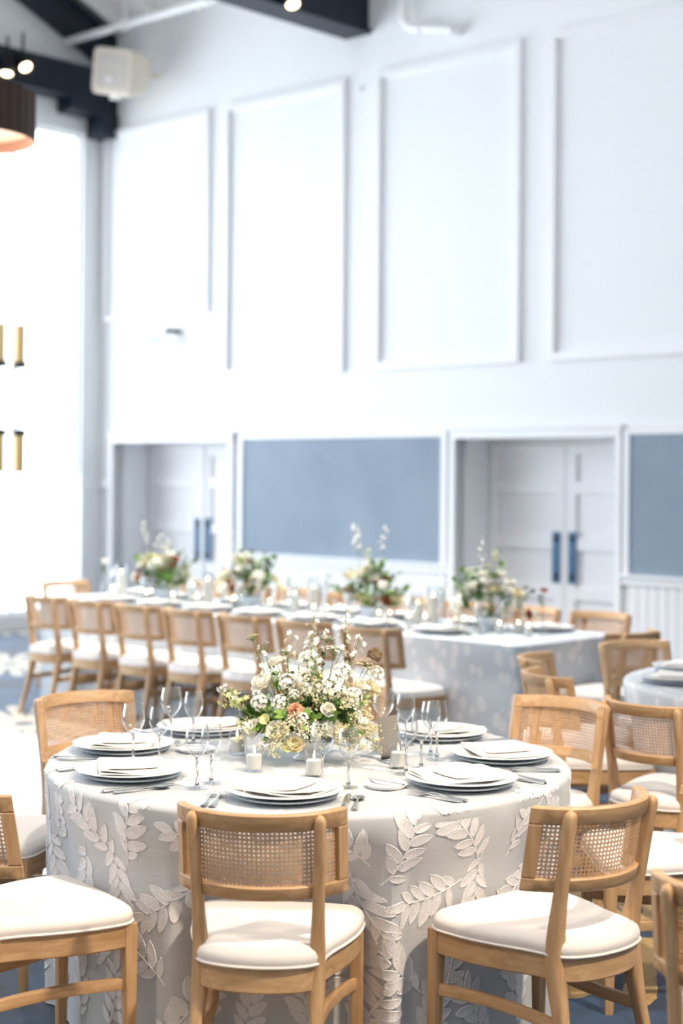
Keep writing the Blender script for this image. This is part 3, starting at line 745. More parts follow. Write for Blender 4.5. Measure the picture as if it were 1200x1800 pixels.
def make_plate():
    t = thing('dinner_plate', 'white dinner plate on a charger tinted with bluish shade', 'plate')
    mb = MB(); mb.lathe([(0, .004), (.09, .004), (.10, .001), (.108, .001), (.150, .012), (.155, .016), (.150, .017), (.105, .008), (0, .007)], 56, 'blue_or_shade_porcelain'); part('charger', mb.mesh('charger'), t, 'charger tinted with the bluish shade under the plate')
    mb = MB(); mb.lathe([(0, .012), (.085, .012), (.092, .010), (.10, .0105), (.135, .0225), (.166, .0275), (.1675, .0295), (.164, .0305), (.128, .0262), (.105, .0185), (.09, .0155), (0, .015)], 64, 'porcelain'); part('plate', mb.mesh('plate'), t)
    return t
plate = make_plate()
mb = MB(); mb.lathe([(0, .003), (.045, .003), (.05, .001), (.055, .001), (.063, .009), (.066, .0115), (.064, .0125), (.050, .006), (0, .005)], 48, 'porcelain'); bread_me = mb.mesh('bread_plate')
def slab(x0, x1, y0, y1, zf, th, mat, mb, nx=10, ny=8):
    top = [[(x, y, zf(x, y) + th) for x in np.linspace(x0, x1, nx)] for y in np.linspace(y0, y1, ny)]
    bot = [[(x, y, zf(x, y)) for x in np.linspace(x0, x1, nx)] for y in np.linspace(y0, y1, ny)]
    mb.grid(top, mat); mb.grid([r[::-1] for r in bot], mat)
    for A, B in ((top[0], bot[0]), (top[-1], bot[-1]), ([r[0] for r in top], [r[0] for r in bot]), ([r[-1] for r in top], [r[-1] for r in bot])): mb.grid([A, B], mat)
def make_napkin(seed):
    rn = random.Random(seed); a, b, c = rn.uniform(0, 6), rn.uniform(0, 6), rn.uniform(.8, 1.2)
    t = thing('folded_napkin', 'folded white linen napkin', 'napkin')
    w = lambda x, y: .0022 * math.sin(28 * x + a) * math.cos(21 * y + b)
    base = lambda x, y: .0225 + .008 * min(1, (x * x + y * y) / .0196) + w(x, y)
    open_ = lambda x, y: .015 * c * max(0, (.0 - y) / .1) * max(0, math.sin(10 * x + b) * .6 + .4)
    mb = MB(); slab(-.135, .135, -.098, .098, base, .003, 'napkin_linen', mb, 14, 10)
    slab(-.128, .131, -.093, .098, lambda x, y: base(x, y) + .0035 + open_(x, y), .003, 'napkin_linen', mb, 14, 10)
    part('cloth', mb.mesh('napkin'), t)
    mb = MB(); slab(-.060, .066, -.070, .080, lambda x, y: base(x, y) + .0072 + open_(x, y) + .004 * max(0, x / .07), .0008, 'menu_paper', mb)
    part('menu_card', mb.mesh('menu_card'), t, 'plain cream menu card')
    return t
napkins = [make_napkin(k) for k in range(3)]
def strip(prof, mat, mb, n=12):       # along y: (s, half width, z centre, half thickness)
    mb.loft([[(u, s, z + v) for u, v in rrect(hw, ht, n, .6)] for s, hw, z, ht in prof], mat)
def fork_mesh(L=.19):
    mb = MB(); strip([(-.10, .006, .004, .0018), (-.095, .010, .0045, .002), (-.04, .0075, .005, .002), (0, .0035, .009, .0018), (.025, .004, .010, .0016), (.04, .0105, .008, .0012), (.055, .012, .006, .0010)], 'silver', mb)
    for k in (-1.5, -.5, .5, 1.5): mb.loft([[(k * .0064 + u, s, z + v) for u, v in rrect(w, .0008, 6, .8)] for s, z, w in ((.053, .006, .0018), (.075, .005, .0016), (.098, .008, .0009))], 'silver')
    return mb.mesh('fork')
def knife_mesh():
    mb = MB(); strip([(-.115, .007, .005, .003), (-.11, .0095, .005, .004), (-.03, .0075, .005, .0035), (-.01, .006, .005, .003)], 'silver', mb)
    strip([(-.012, .006, .005, .0012), (.02, .010, .005, .0010), (.09, .0095, .005, .0008), (.118, .004, .005, .0006), (.122, .001, .005, .0005)], 'silver', mb); return mb.mesh('knife')
def spoon_mesh():
    mb = MB(); strip([(-.09, .006, .004, .0018), (-.085, .009, .0045, .002), (-.03, .006, .006, .0018), (.01, .0032, .009, .0016), (.035, .0035, .008, .0015)], 'silver', mb)
    G = []
    for q in np.linspace(0, 1, 9):
        w = .019 * math.sin(math.pi * min(.999, .06 + .9 * q)) ** .7
        G.append([(w * o, .033 + .058 * q, .0085 - .006 * math.sin(math.pi * q) * (1 - o * o) - .001 * q) for o in np.linspace(-1, 1, 7)])
    mb.grid(G, 'silver'); mb.grid([[(x, y, z - .0012) for x, y, z in r[::-1]] for r in G], 'silver'); return mb.mesh('spoon')
FORK, KNIFE, SPOON = fork_mesh(), knife_mesh(), spoon_mesh()
KEEP = []        # what already stands on a table: x, y, radius, height
def setting(c, ang, rr, where, gtag, full=True, rnd=random.Random(3), z=TH + .0015, fwd=None, glasses=2, gpos=None, bread=None, back=.06, goff=((.15, .235), (.225, .20))):
    """place setting: sitter at angle ang from centre c, looking to the centre"""
    if fwd is None:
        o = np.array([math.cos(R(ang)), math.sin(R(ang))]); base = c + rr * o; f = -o
    else: base = np.array(c); f = np.array(fwd)
    right = np.array([f[1], -f[0]]); rz = math.atan2(f[1], f[0]) - math.pi / 2
    def P(fw, ri, dz=0): p = base + f * fw + right * ri; return (p[0], p[1], z + dz)
    j = lambda s=.012: rnd.uniform(-s, s)
    place(plate, P(0, 0), rz, 'white dinner plate on a charger tinted with bluish shade, ' + where, 'plates ' + gtag)
    place(napkins[rnd.randrange(3)], P(0, 0), rz + R(rnd.choice((-22, 12, 20, 160, 195))), 'folded white napkin and cream card on a plate, ' + where, 'napkins ' + gtag)
    gl = [(g, *o_) for g, o_ in zip((glass_a, glass_b), goff)][:glasses]; KEEP.append((*P(0, 0)[:2], .168, .04))
    if gpos:
        for g, q in zip((glass_a, glass_b), gpos): place(g, (c[0] + q[0], c[1] + q[1], z), rnd.uniform(0, 6), 'empty clear stemmed wine glass standing ' + where, 'wine glasses ' + gtag)
    else:
        for g, fw, ri in gl: q = P(fw + j(.003), ri + j(.003)); KEEP.append((*q[:2], .038, .19)); place(g, q, rnd.uniform(0, 6), 'empty clear stemmed wine glass standing ' + where, 'wine glasses ' + gtag)
    if not full: return
    for d in (.1825, .2075): solo('fork', FORK, 'silver fork lying left of a plate ' + where, 'fork', P(-back, -d), rz, 'forks ' + gtag)
    solo('knife', KNIFE, 'silver table knife lying right of a plate ' + where, 'knife', P(-back, .1795), rz, 'knives ' + gtag)
    solo('spoon', SPOON, 'silver spoon lying right of a knife ' + where, 'spoon', P(-back, .2105), rz, 'spoons ' + gtag)
    if bread is None: return
    bp = (c[0] + bread[0], c[1] + bread[1], z)
    solo('bread_plate', bread_me, 'small white bread plate at the upper left of a setting ' + where, 'plate', bp, 0, 'bread plates ' + gtag)
    solo('butter_knife', BKN, 'small silver butter knife resting on a bread plate ' + where, 'knife', (bp[0], bp[1], z + .0135), rz + R(rnd.uniform(-6, 6)), 'butter knives ' + gtag)
BKN = KNIFE.copy(); BKN.transform(Matrix.Scale(.60, 4))
W1 = 'on the round flower table'
for ang, gp, br in ((1, ((.415, .0), (.40, .088)), (.4685, -.175)), (44, ((.25, .30), (.325, .270)), None), (86, ((-.172, .425), (-.155, .345)), None), (127.5, ((-.475, .28), (-.397, .265)), None),
                    (169, ((-.553, -.105), (-.472, -.09)), (-.375, .12)), (212, ((-.315, -.50), (-.28, -.425)), None), (265, ((.05, -.448), (.127, -.47)), None), (318, ((.305, -.25), (.357, -.150)), (.238, -.458))):
    setting(TC, ang, .625, W1, 'of the flower table', gpos=gp, bread=br)
# votives and grey card
def make_votive(h=.078, r=.028, lit=True, wax_h=.045):
    t = thing('votive_candle', 'white votive candle in a clear glass cup', 'candle')
    mb = MB(); mb.lathe([(0, .0), (r * .9, 0), (r * .93, .003), (r, h), (r - .0018, h), (r * .90, .008), (0, .008)], 28, 'clear_glass'); part('glass_cup', mb.mesh('glass_cup'), t)
    mb = MB(); rw = r * .84; mb.lathe([(0, .0085), (rw, .0085), (rw, wax_h + .005), (rw - .003, wax_h + .007), (0, wax_h + .0055)], 24, 'wax'); wx = part('wax', mb.mesh('wax'), t)
    mb = MB(); mb.tube([(0, 0, wax_h + .004), (.001, 0, wax_h + .014)], .0009, 'wick', 5); part('wick', mb.mesh('wick'), wx)
    if lit: mb = MB(); mb.lathe([(0, wax_h + .010), (.0024, wax_h + .013), (.0032, wax_h + .017), (.002, wax_h + .023), (0, wax_h + .030)], 10, 'flame'); part('flame', mb.mesh('flame'), wx)
    return t
votive = make_votive()
for x, y in ((-.076, 4.81), (-.262, 4.89), (-.335, 5.19), (.186, 4.955), (.135, 5.21), (.05, 5.36)):
    place(votive, (x, y, TH + .001), 0, 'lit white votive candle in a clear glass cup on the round flower table', 'votives of the flower table')
t = thing('table_card', 'plain grey card leaning in a clear acrylic stand beside the flowers', 'card', (.172, 5.06, TH + .002), R(-20))
mb = MB(); mb.box((-.032, -.020, 0), (.032, .020, .018), 'solid_glass'); part('stand', mb.mesh('stand', False), t, 'clear acrylic block')
mb = MB(); mb.box((-.036, -.0012, 0), (.036, .0012, .135), 'card_shaded_grey'); part('card', mb.mesh('card', False), t, loc=(-.003, 0, .012), rot=(R(-14), R(-13), 0))

# ------------------------------------------------------------------ flowers
frnd = random.Random(21)
def rotz(p, a): c, s = math.cos(a), math.sin(a); return (p[0] * c - p[1] * s, p[0] * s + p[1] * c, p[2])
def petal(mb, mat, L, W, r0, tilt0, tilt1, az, cup=.25, n=5, m=5, z0=0.0, tip=.55):
    """petal rising from radius r0; tilt = angle from vertical axis along its length"""
    G = []; r, z = r0, z0
    for i in range(n):
        q = i / (n - 1); a = R(tilt0 + (tilt1 - tilt0) * q)
        if i: r += L / (n - 1) * math.sin(a); z += L / (n - 1) * math.cos(a)
        w = W * (.35 + .65 * math.sin(math.pi * (.12 + tip * q)))
        if q == 1: w *= .75
        row = []
        for o in np.linspace(-1, 1, m):
            rr = r - cup * w * o * o * math.cos(a); zz = z + cup * w * o * o * math.sin(a)
            row.append(rotz((rr, o * w, zz), az))
        G.append(row)
    mb.grid(G, mat)
def blob(mb, mat, c, r, sq=1.0):
    V = [(0, 0, r * sq), (0, 0, -r * sq)] + [(r * math.cos(k * 1.2566), r * math.sin(k * 1.2566), .0) for k in range(5)]
    mb.add([(c[0] + x, c[1] + y, c[2] + z) for x, y, z in V], [(0, 2 + k, 2 + (k + 1) % 5) for k in range(5)] + [(1, 2 + (k + 1) % 5, 2 + k) for k in range(5)], mat)
def floret(mb, mat, c, r, d=(0, 0, 1), n=5, rn=frnd):
    d = np.array(d, float); d /= np.linalg.norm(d) + 1e-9; u = np.cross(d, (0.3, 1, .2)); u /= np.linalg.norm(u); w = np.cross(d, u); c = np.array(c, float); a0 = rn.uniform(0, 6)
    for k in range(n):
        a = a0 + k * 2 * math.pi / n; e = math.cos(a) * u + math.sin(a) * w; f = -math.sin(a) * u + math.cos(a) * w
        mb.add([c, c + e * r * .55 + f * r * .30 + d * r * .12, c + e * r + d * r * .22, c + e * r * .55 - f * r * .30 + d * r * .12], [(0, 1, 2, 3)], mat)
def fm(mb, name): return mb.mesh(name, True, False)
def rose(mat, s=1.0, seed=0):
    rn = random.Random(seed); mb = MB()
    for k in range(4): petal(mb, mat, .030 * s, .012 * s, .002, -8, -25, k * 1.6 + rn.random(), .5)
    for ring, (n, L, W, r0, t0, t1) in enumerate(((5, .032, .015, .005, 12, -18), (6, .034, .018, .007, 32, 0), (7, .036, .020, .008, 58, 28), (7, .034, .020, .008, 80, 62))):
        for k in range(n): petal(mb, mat, L * s * rn.uniform(.9, 1.1), W * s, r0 * s, t0 + rn.uniform(-6, 6), t1 + rn.uniform(-10, 10), k * 6.283 / n + rn.uniform(-.2, .2) + ring, .35)
    return fm(mb, 'rose')
def zinnia(mat, s=1.0, seed=0):
    rn = random.Random(seed); mb = MB()
    for ring in range(8):
        n = 6 + ring * 3; tl = 5 + ring * 12
        for k in range(n): petal(mb, mat, .026 * s * (.6 + .4 * ring / 7), .0032 * s, .002 * s, tl + rn.uniform(-6, 6), tl + 10, k * 6.283 / n + rn.random(), .3, 3, 3)
    return fm(mb, 'zinnia')
def umbel(mat, s=1.0, seed=0, dome=.35, dens=1.0):
    rn = random.Random(seed); mb = MB(); Rr = .040 * s
    nb = int(24 * dens)
    for k in range(nb):
        rr = Rr * math.sqrt((k + .5) / nb); a = k * 2.39996; tip = np.array([rr * math.cos(a), rr * math.sin(a), .030 * s - dome * .04 * s * (rr / Rr) ** 2 + rn.uniform(-.002, .002)])
        mb.tube([(0, 0, 0), tip * .55 + np.array([0, 0, .002]), tip], .0005, 'stem_green', 3, False)
        for q in range(9):
            p = tip + np.array([rn.gauss(0, .0035 * s), rn.gauss(0, .0035 * s), rn.uniform(0, .003)]); floret(mb, mat, p, .0034 * s, (p[0] * 8, p[1] * 8, 1), 5, rn)
    return fm(mb, 'lace_flower')
def starry(mat, s=1.0, seed=0):
    rn = random.Random(seed); mb = MB()
    for k in range(22):
        a = k * 2.39996; ph = math.acos(1 - 1.15 * (k + .5) / 22); d = np.array([math.sin(ph) * math.cos(a), math.sin(ph) * math.sin(a), math.cos(ph)]); tip = d * .045 * s * rn.uniform(.8, 1.1)
        mb.tube([(0, 0, 0), tip * .8], .0009, 'stem_green', 3, False); floret(mb, mat, tip * .85, .014 * s, d, 6, rn)
    return fm(mb, 'starry_flower')
def seedball(mat, s=1.0, seed=0):
    rn = random.Random(seed); mb = MB()
    for k in range(110):
        a = k * 2.39996; ph = math.acos(1 - 1.75 * (k + .5) / 110); d = np.array([math.sin(ph) * math.cos(a), math.sin(ph) * math.sin(a), math.cos(ph)]); blob(mb, mat, d * .020 * s * rn.uniform(.85, 1.15), .0035 * s)
    for k in range(40):
        a = k * 2.39996; ph = math.acos(1 - 1.75 * (k + .5) / 40); d = np.array([math.sin(ph) * math.cos(a), math.sin(ph) * math.sin(a), math.cos(ph)]); mb.tube([d * .012 * s, d * .027 * s], .0006, mat, 3, False)
    return fm(mb, 'seed_head')
def hellebore(mat, s=1.0):
    mb = MB()
    for k in range(5): petal(mb, mat, .028 * s, .015 * s, .002, 30, 62, k * 1.2566, .35)
    for k in range(12): mb.tube([(0, 0, 0), (.006 * math.cos(k), .006 * math.sin(k), .011)], .0007, 'petal_cream', 3, False)
    return fm(mb, 'hellebore')
def filler(mat, s=1.0, seed=0, n=130, spread=.035):
    rn = random.Random(seed); mb = MB()
    for k in range(14):
        tip = np.array([rn.gauss(0, spread * .6), rn.gauss(0, spread * .6), rn.uniform(.0, .045)]) * s; mb.tube([(0, 0, -.03), tip * .5, tip], .0007, 'stem_green', 3, False)
        for q in range(n // 14): p = tip + np.array([rn.gauss(0, .007), rn.gauss(0, .007), rn.gauss(0, .006)]) * s; (blob(mb, mat, p, .0030 * s) if q % 3 else floret(mb, 'petal_cream', p, .005 * s, (rn.gauss(0, 1), rn.gauss(0, 1), 1), 5, rn))
    return fm(mb, 'filler_spray')
def blossom_sprig(L=.22, n=13, mat='petal_white', seed=0):
    rn = random.Random(seed); mb = MB(); pts = [np.array([.03 * math.sin(2.4 * q) * 1.0, .01 * math.sin(5 * q), L * q]) for q in np.linspace(0, 1, 10)]
    mb.tube(pts, [.0014 * (1 - .6 * q) for q in np.linspace(0, 1, 10)], 'stem_green', 5)
    for k in range(n):
        q = .30 + .70 * k / (n - 1); p = np.array([.03 * math.sin(2.4 * q), .01 * math.sin(5 * q), L * q]); a = k * 2.4; d = np.array([math.cos(a), math.sin(a), .5]); t = p + d * rn.uniform(.012, .024); mb.tube([p, t], .0006, 'stem_green', 3, False)
        for e in range(2): floret(mb, mat, t + np.array([rn.gauss(0, .003) for _ in range(3)]), .0105 * rn.uniform(.7, 1.1), d + np.array([0, 0, rn.uniform(-.3, .8)]), 5, rn)
    return fm(mb, 'blossom_sprig')
def leaf_mesh(mat, L=.06, W=.016, bend=40, seed=0):
    mb = MB(); G = []; y, z = 0., 0.
    for i in range(7):
        q = i / 6; a = R(bend * q)
        if i: y += L / 6 * math.sin(a); z += L / 6 * math.cos(a)
        w = W * math.sin(math.pi * min(.985, .06 + .93 * q)) ** .8
        G.append([(o * w, y + .25 * w * abs(o) * -1, z + .12 * w * abs(o)) for o in (-1, -.5, 0, .5, 1)])
    mb.grid(G, mat); return fm(mb, 'leaf')
def leaf_sprig(mat, L=.11, seed=0, n=9, l=.036, w=.011):
    rn = random.Random(seed); mb = MB(); pts = [np.array([.02 * q * q, 0, L * q]) for q in np.linspace(0, 1, 6)]; mb.tube(pts, .0011, 'stem_green', 4)
    for k in range(n):
        q = .15 + .85 * k / (n - 1); p = np.array([.02 * q * q, 0, L * q]); a = k * 2.4 + rn.uniform(-.4, .4); d = np.array([math.cos(a), math.sin(a), .55 + .8 * q]); d /= np.linalg.norm(d); u = np.cross(d, (0, 0, 1)); u /= np.linalg.norm(u) + 1e-6; up = np.cross(u, d)
        ll = l * rn.uniform(.7, 1.1); G = []
        for i in range(5):
            r = i / 4; ww = w * math.sin(math.pi * min(.98, .08 + .9 * r)) ** .8; c = p + d * ll * r - np.array([0, 0, .010]) * r * r
            G.append([c - u * ww, c + up * ww * .0 - up * .002, c + u * ww])
        mb.grid(G, mat)
    return fm(mb, 'leaf_sprig')
def grass(seed=0, L=.30):
    rn = random.Random(seed); mb = MB(); pts = []
    for q in np.linspace(0, 1, 12): pts.append(np.array([0, -L * (.25 * q + .55 * q * q), L * (.85 * q - .42 * q ** 2.2)]))
    mb.tube(pts, [.0010 * (1 - .6 * q) for q in np.linspace(0, 1, 12)], 'leaf_bright', 4)
    for k in range(7):
        q = .55 + .45 * k / 6; p = np.array([0, -L * (.25 * q + .55 * q * q), L * (.85 * q - .42 * q ** 2.2)]); o = np.array([rn.uniform(-.016, .016), rn.uniform(-.01, .01), -rn.uniform(.012, .03)]); mb.tube([p, p + o * .6], .0004, 'leaf_bright', 3, False)
        c = p + o; mb.tube([c + np.array([0, 0, .010]), c, c - np.array([0, 0, .011])], [.0005, .0024, .0004], 'leaf_bright', 5)
    return fm(mb, 'grass_stem')
FL = dict(rose=[rose('petal_white', 1.0, 1), rose('petal_white', .85, 2), rose('petal_cream', 1.0, 3)], ranunculus=[rose('petal_white', .66, 4)],
          zinnia=[zinnia('petal_pink', 1.0, 1)], rust=[zinnia('petal_rust', 1.0, 2), rose('petal_rust', .8, 8)],
          lace=[umbel('petal_white', 1.0, 1), umbel('petal_white', .8, 2)], blush_lace=[umbel('petal_blush', 1.0, 3, .9, 1.4)], lace_pod=[umbel('seed_brown', .8, 4, -.3), umbel('filler_cream', .75, 6, .2)],
          starry=[starry('petal_white', 1.0, 1), starry('petal_white', .8, 2)], seed=[seedball('seed_brown', 1.0, 1)], hellebore=[hellebore('petal_green', 1.0)],
          filler=[filler('filler_cream', 1, 1), filler('filler_cream', 1.1, 2), filler('petal_cream', 1, 3)], sprig=[blossom_sprig(.22, 13, 'petal_white', 1), blossom_sprig(.14, 10, 'petal_white', 2), blossom_sprig(.12, 10, 'petal_green', 3)],
          leaf=[leaf_mesh('leaf_green', .062, .017, 45), leaf_mesh('leaf_green', .05, .014, 20), leaf_mesh('leaf_bright', .05, .013, 60)],
          leafy=[leaf_sprig('leaf_green', .11, 1), leaf_sprig('leaf_bright', .10, 2), leaf_sprig('leaf_green', .09, 3, 8, .045, .014)], grass=[grass(1), grass(2, .26)])
NAMES = dict(rose='white_rose', ranunculus='white_ranunculus', zinnia='pink_zinnia', rust='rust_flower', lace='lace_flower', blush_lace='blush_lace_flower', lace_pod='lace_seed_head', starry='starry_flower', seed='brown_seed_head', hellebore='green_hellebore', filler='filler_spray', sprig='blossom_sprig', leaf='leaf', leafy='leaf_sprig', grass='grass_stem')
def put_head(parent, kind, pos, d, k=None, scale=1.0, spin=None, stem=True, rn=frnd, base=(0, 0, .06)):
    me = FL[kind][(k if k is not None else rn.randrange(99)) % len(FL[kind])]
    q = Vector(d).normalized().to_track_quat('Z', 'Y') @ Vector((0, 0, 1)).rotation_difference(Vector((0, 0, 1)))
    m = q.to_matrix().to_4x4() @ Matrix.Rotation(rn.uniform(0, 6.28) if spin is None else spin, 4, 'Z')
    o = bpy.data.objects.new(NAMES[kind], me); col.objects.link(o); o.parent = parent
    o.location = pos; o.rotation_euler = m.to_euler(); o.scale = (scale,) * 3
    if stem:
        p0 = np.array(base) + np.array([pos[0] * .12, pos[1] * .12, 0]); p1 = np.array(pos); dd = np.array(d) / np.linalg.norm(d); p2 = p1 - dd * np.linalg.norm(p1 - p0) * .35
        pts = [(1 - t) ** 2 * p0 + 2 * t * (1 - t) * p2 + t * t * p1 for t in np.linspace(0, 1, 7)]
        mb = MB(); mb.tube(pts, .0014, 'stem_green', 5, False); part('stem', fm(mb, 'stem'), parent)
    return o
def bowl_mesh(mat='porcelain', s=1.0):
    mb = MB(); pr = [(0, 0), (.042, 0), (.045, .004), (.028, .014), (.028, .022), (.062, .038), (.092, .068), (.104, .10), (.100, .101), (.088, .07), (.055, .045), (0, .040)]
    mb.lathe([(r * s, z * s) for r, z in pr], 40, mat); return mb.mesh('bowl')
# main arrangement: (kind, x, height, y toward camera negative, variant, scale)
def dirn(x, y, z): return (x * 1.0, y * 1.0, .20 + max(0, z - .05) * 1.2)
t = thing('flower_arrangement', 'loose arrangement of white roses, lace flowers and one dusty pink zinnia', 'flowers', (-.105, 5.11, TH + .001))
part('bowl', bowl_mesh(), t, 'white footed bowl')
main = [('zinnia', -.035, .175, -.135, 0, 1.05), ('ranunculus', .068, .175, -.135, 0, 1.0), ('rose', -.14, .245, -.05, 0, .95), ('rose', -.155, .105, -.08, 1, 1.05), ('rose', -.088, .105, -.135, 0, .95), ('hellebore', -.052, .062, -.15, 0, .9),
        ('hellebore', -.125, .14, -.12, 0, .8), ('rose', .080, .115, -.125, 1, 1.0), ('rose', .135, .095, -.10, 2, .9), ('rose', .165, .235, -.03, 1, .85), ('rose', .205, .225, .0, 2, .8), ('rose', -.03, .07, -.15, 2, .7), ('rose', -.10, .30, .04, 0, .8),
        ('blush_lace', -.005, .27, -.06, 0, .9), ('blush_lace', .185, .30, .0, 0, .95), ('lace', .085, .33, .02, 0, 1.1), ('lace', .06, .37, .05, 1, 1.0), ('lace', -.07, .33, .05, 1, .9), ('lace', .02, .12, -.14, 1, .9), ('lace', .0, .10, -.14, 0, .85), ('lace', .145, .17, -.08, 0, .9),
        ('seed', .218, .335, .02, 0, 1.1), ('seed', .13, .32, .03, 0, .5), ('lace_pod', -.135, .335, .0, 0, 1.0), ('lace_pod', -.178, .375, .03, 1, .9), ('lace_pod', .165, .375, .05, 0, .5),
        ('starry', .085, .235, -.09, 0, 1.05), ('starry', -.06, .245, -.03, 1, 1.0), ('starry', -.085, .19, -.09, 1, .9), ('starry', .03, .22, -.03, 0, 1.0), ('starry', .15, .20, -.05, 1, .9), ('starry', -.15, .19, -.06, 1, .9), ('starry', .0, .31, .05, 0, .9), ('starry', .22, .27, .03, 1, .9), ('starry', .11, .28, .0, 0, .9),
        ('filler', -.085, .05, -.13, 0, 1.1), ('filler', -.06, .09, -.15, 1, 1.0), ('filler', .155, .055, -.10, 0, 1.1), ('filler', .04, .085, -.155, 2, .9), ('filler', .185, .07, -.04, 1, 1.0), ('filler', -.185, .075, -.05, 0, 1.0), ('filler', .17, .14, -.06, 1, 1.1), ('filler', .17, .18, -.04, 0, 1.1), ('filler', .11, .18, -.10, 1, .9), ('filler', .02, .20, -.08, 0, .9), ('filler', -.03, .13, -.15, 2, .9), ('filler', .10, .05, -.14, 1, 1.0),
        ('sprig', .075, .27, .0, 0, 1.0), ('sprig', .03, .27, .03, 0, .9), ('sprig', -.055, .26, .0, 1, 1.0), ('sprig', -.10, .23, .0, 1, 1.0), ('sprig', .05, .25, .0, 1, 1.1), ('sprig', .12, .24, .0, 1, 1.1), ('sprig', .0, .24, -.02, 1, 1.0), ('sprig', -.16, .145, -.08, 2, 1.0), ('sprig', -.14, .15, -.06, 2, 1.0), ('sprig', -.165, .17, -.03, 1, .9), ('sprig', .19, .17, .0, 1, .8)]
for kind, x, z, y, k, s in main:
    d = dirn(x, y, z)
    if kind == 'sprig': d = (x * .5, y * .3, .3) if x > -.13 else (-.9, y, .35)
    if kind in ('starry', 'filler', 'rose', 'hellebore', 'zinnia', 'ranunculus'): d = (x * 1.1, y - .10, .10 + z * .5)
    if kind == 'filler' and z < .10: d = (x, y, .03); z += .028
    put_head(t, kind, (x, y, z), d, k, s)
rn = random.Random(8)
for i in range(100):
    a = rn.uniform(0, 6.283); el = rn.uniform(.1, 1.2); r = rn.uniform(.07, .15); p = (r * math.cos(a) * math.cos(el) * 1.15, r * math.sin(a) * math.cos(el), .07 + r * math.sin(el) * .9)
    put_head(t, 'leaf', p, (p[0], p[1], (p[2] - .05) + rn.uniform(-.05, .06)), None, rn.uniform(.8, 1.3), None, False, rn)
for i in range(38):
    a = rn.uniform(0, 6.283); el = rn.uniform(.05, 1.3); r = rn.uniform(.05, .095); p = (r * math.cos(a) * math.cos(el) * 1.2, r * math.sin(a) * math.cos(el), .06 + r * math.sin(el))
    put_head(t, 'leafy', p, (p[0], p[1], p[2] - .03), None, rn.uniform(.9, 1.3), None, False, rn)
for i in range(60):
    a = rn.uniform(0, 6.283); el = rn.uniform(.2, 1.4); r = rn.uniform(.13, .24); p = (r * math.cos(a) * math.cos(el), .8 * r * math.sin(a) * math.cos(el), .06 + r * math.sin(el))
    put_head(t, rn.choice(('filler', 'starry', 'lace', 'leafy', 'filler', 'sprig')), p, (p[0], p[1], p[2]), None, rn.uniform(.45, .75), None, rn.random() < .4, rn)
for p, spin, k, s in (((-.10, -.02, .10), R(-92), 0, 1.1), ((-.09, -.03, .09), R(-104), 1, 1.0), ((-.09, .0, .12), R(-80), 0, .95), ((.14, .02, .17), R(97), 1, .9), ((.15, .0, .2), R(84), 1, .85)):
    put_head(t, 'grass', p, (0, 0, 1), k, s, spin, False)

SIZE = dict(rose=(.045, 0), rust=(.036, 0), lace=(.046, .03), blush_lace=(.046, .03), lace_pod=(.036, .02), starry=(.062, .0), seed=(.03, 0), filler=(.05, .04), leaf=(.018, .065), leafy=(.04, .12), sprig=(.03, .2), zinnia=(.03, 0))
def small_arrangement(loc, seed, pal, label, s=1.0):
    rn = random.Random(seed); ang = math.atan2(LU[1], LU[0]); ca, sa = math.cos(ang), math.sin(ang)
    t = thing('flower_arrangement', label, 'flowers', loc, ang); part('bowl', bowl_mesh('blue_or_shade_porcelain', .9), t, 'grey-blue footed bowl')
    def clear(kind, p, d, sc_, stem):
        d = np.array(d) / (np.linalg.norm(d) + 1e-9); r, l = SIZE[kind]; pts = [(np.array(p) + d * l * sc_ * f_, r * sc_) for f_ in (0, .5, 1)]
        if stem: p0 = np.array([p[0] * .12, p[1] * .12, .06]); p2 = np.array(p) - d * np.linalg.norm(np.array(p) - p0) * .35; pts += [((1 - f_) ** 2 * p0 + 2 * f_ * (1 - f_) * p2 + f_ * f_ * np.array(p), .003) for f_ in (.2, .35, .5, .65, .8, .92)]
        for q, rad in pts:
            x, y = loc[0] + q[0] * ca - q[1] * sa, loc[1] + q[0] * sa + q[1] * ca
            if q[2] - rad < .012: return False
            for kx, ky, kr, kh in KEEP:
                if kr == .10 or q[2] - rad > kh + .004: continue
                if math.hypot(x - kx, y - ky) < kr + rad + .002: return False
        return True
    def scatter(kinds, n, r0, r1, e0, e1, s0, s1, zk, stem):
        for i in range(n):
            kind = rn.choice(kinds)
            for tr in range(400):
                a = rn.uniform(0, 6.283); el = rn.uniform(e0, e1); r = rn.uniform(r0, r1) * s; sc_ = rn.uniform(s0, s1) * (1 if tr < 200 else .75)
                p = (r * math.cos(a) * math.cos(el) * 1.25, r * math.sin(a) * math.cos(el) * 1.0, .09 + r * math.sin(el) * zk); d = (p[0], p[1], p[2] - .06)
                if clear(kind, p, d, sc_, stem): break
            else:
                p = (0.02 * math.cos(a), .02 * math.sin(a), .24 + .02 * rn.random()); d = (p[0], p[1], .2)
            put_head(t, kind, p, d, None, sc_, None, stem, rn)
    scatter(pal, 30, .13, .20, .05, 1.45, .9, 1.3, 1.15, True)
    scatter(('leaf', 'leafy', 'leafy', 'leaf'), 34, .07, .15, .0, 1.3, 1.0, 1.7, 1.1, False)
    for i in range(6):
        a = rn.uniform(0, 6.283); p = (.06 * math.cos(a), .06 * math.sin(a), .20); put_head(t, rn.choice(('sprig', 'lace', 'lace_pod')), (p[0] * 1.6, p[1] * 1.6, .31 + rn.uniform(0, .07)), (p[0], p[1], .3), None, 1.0, None, True, rn)
    return t

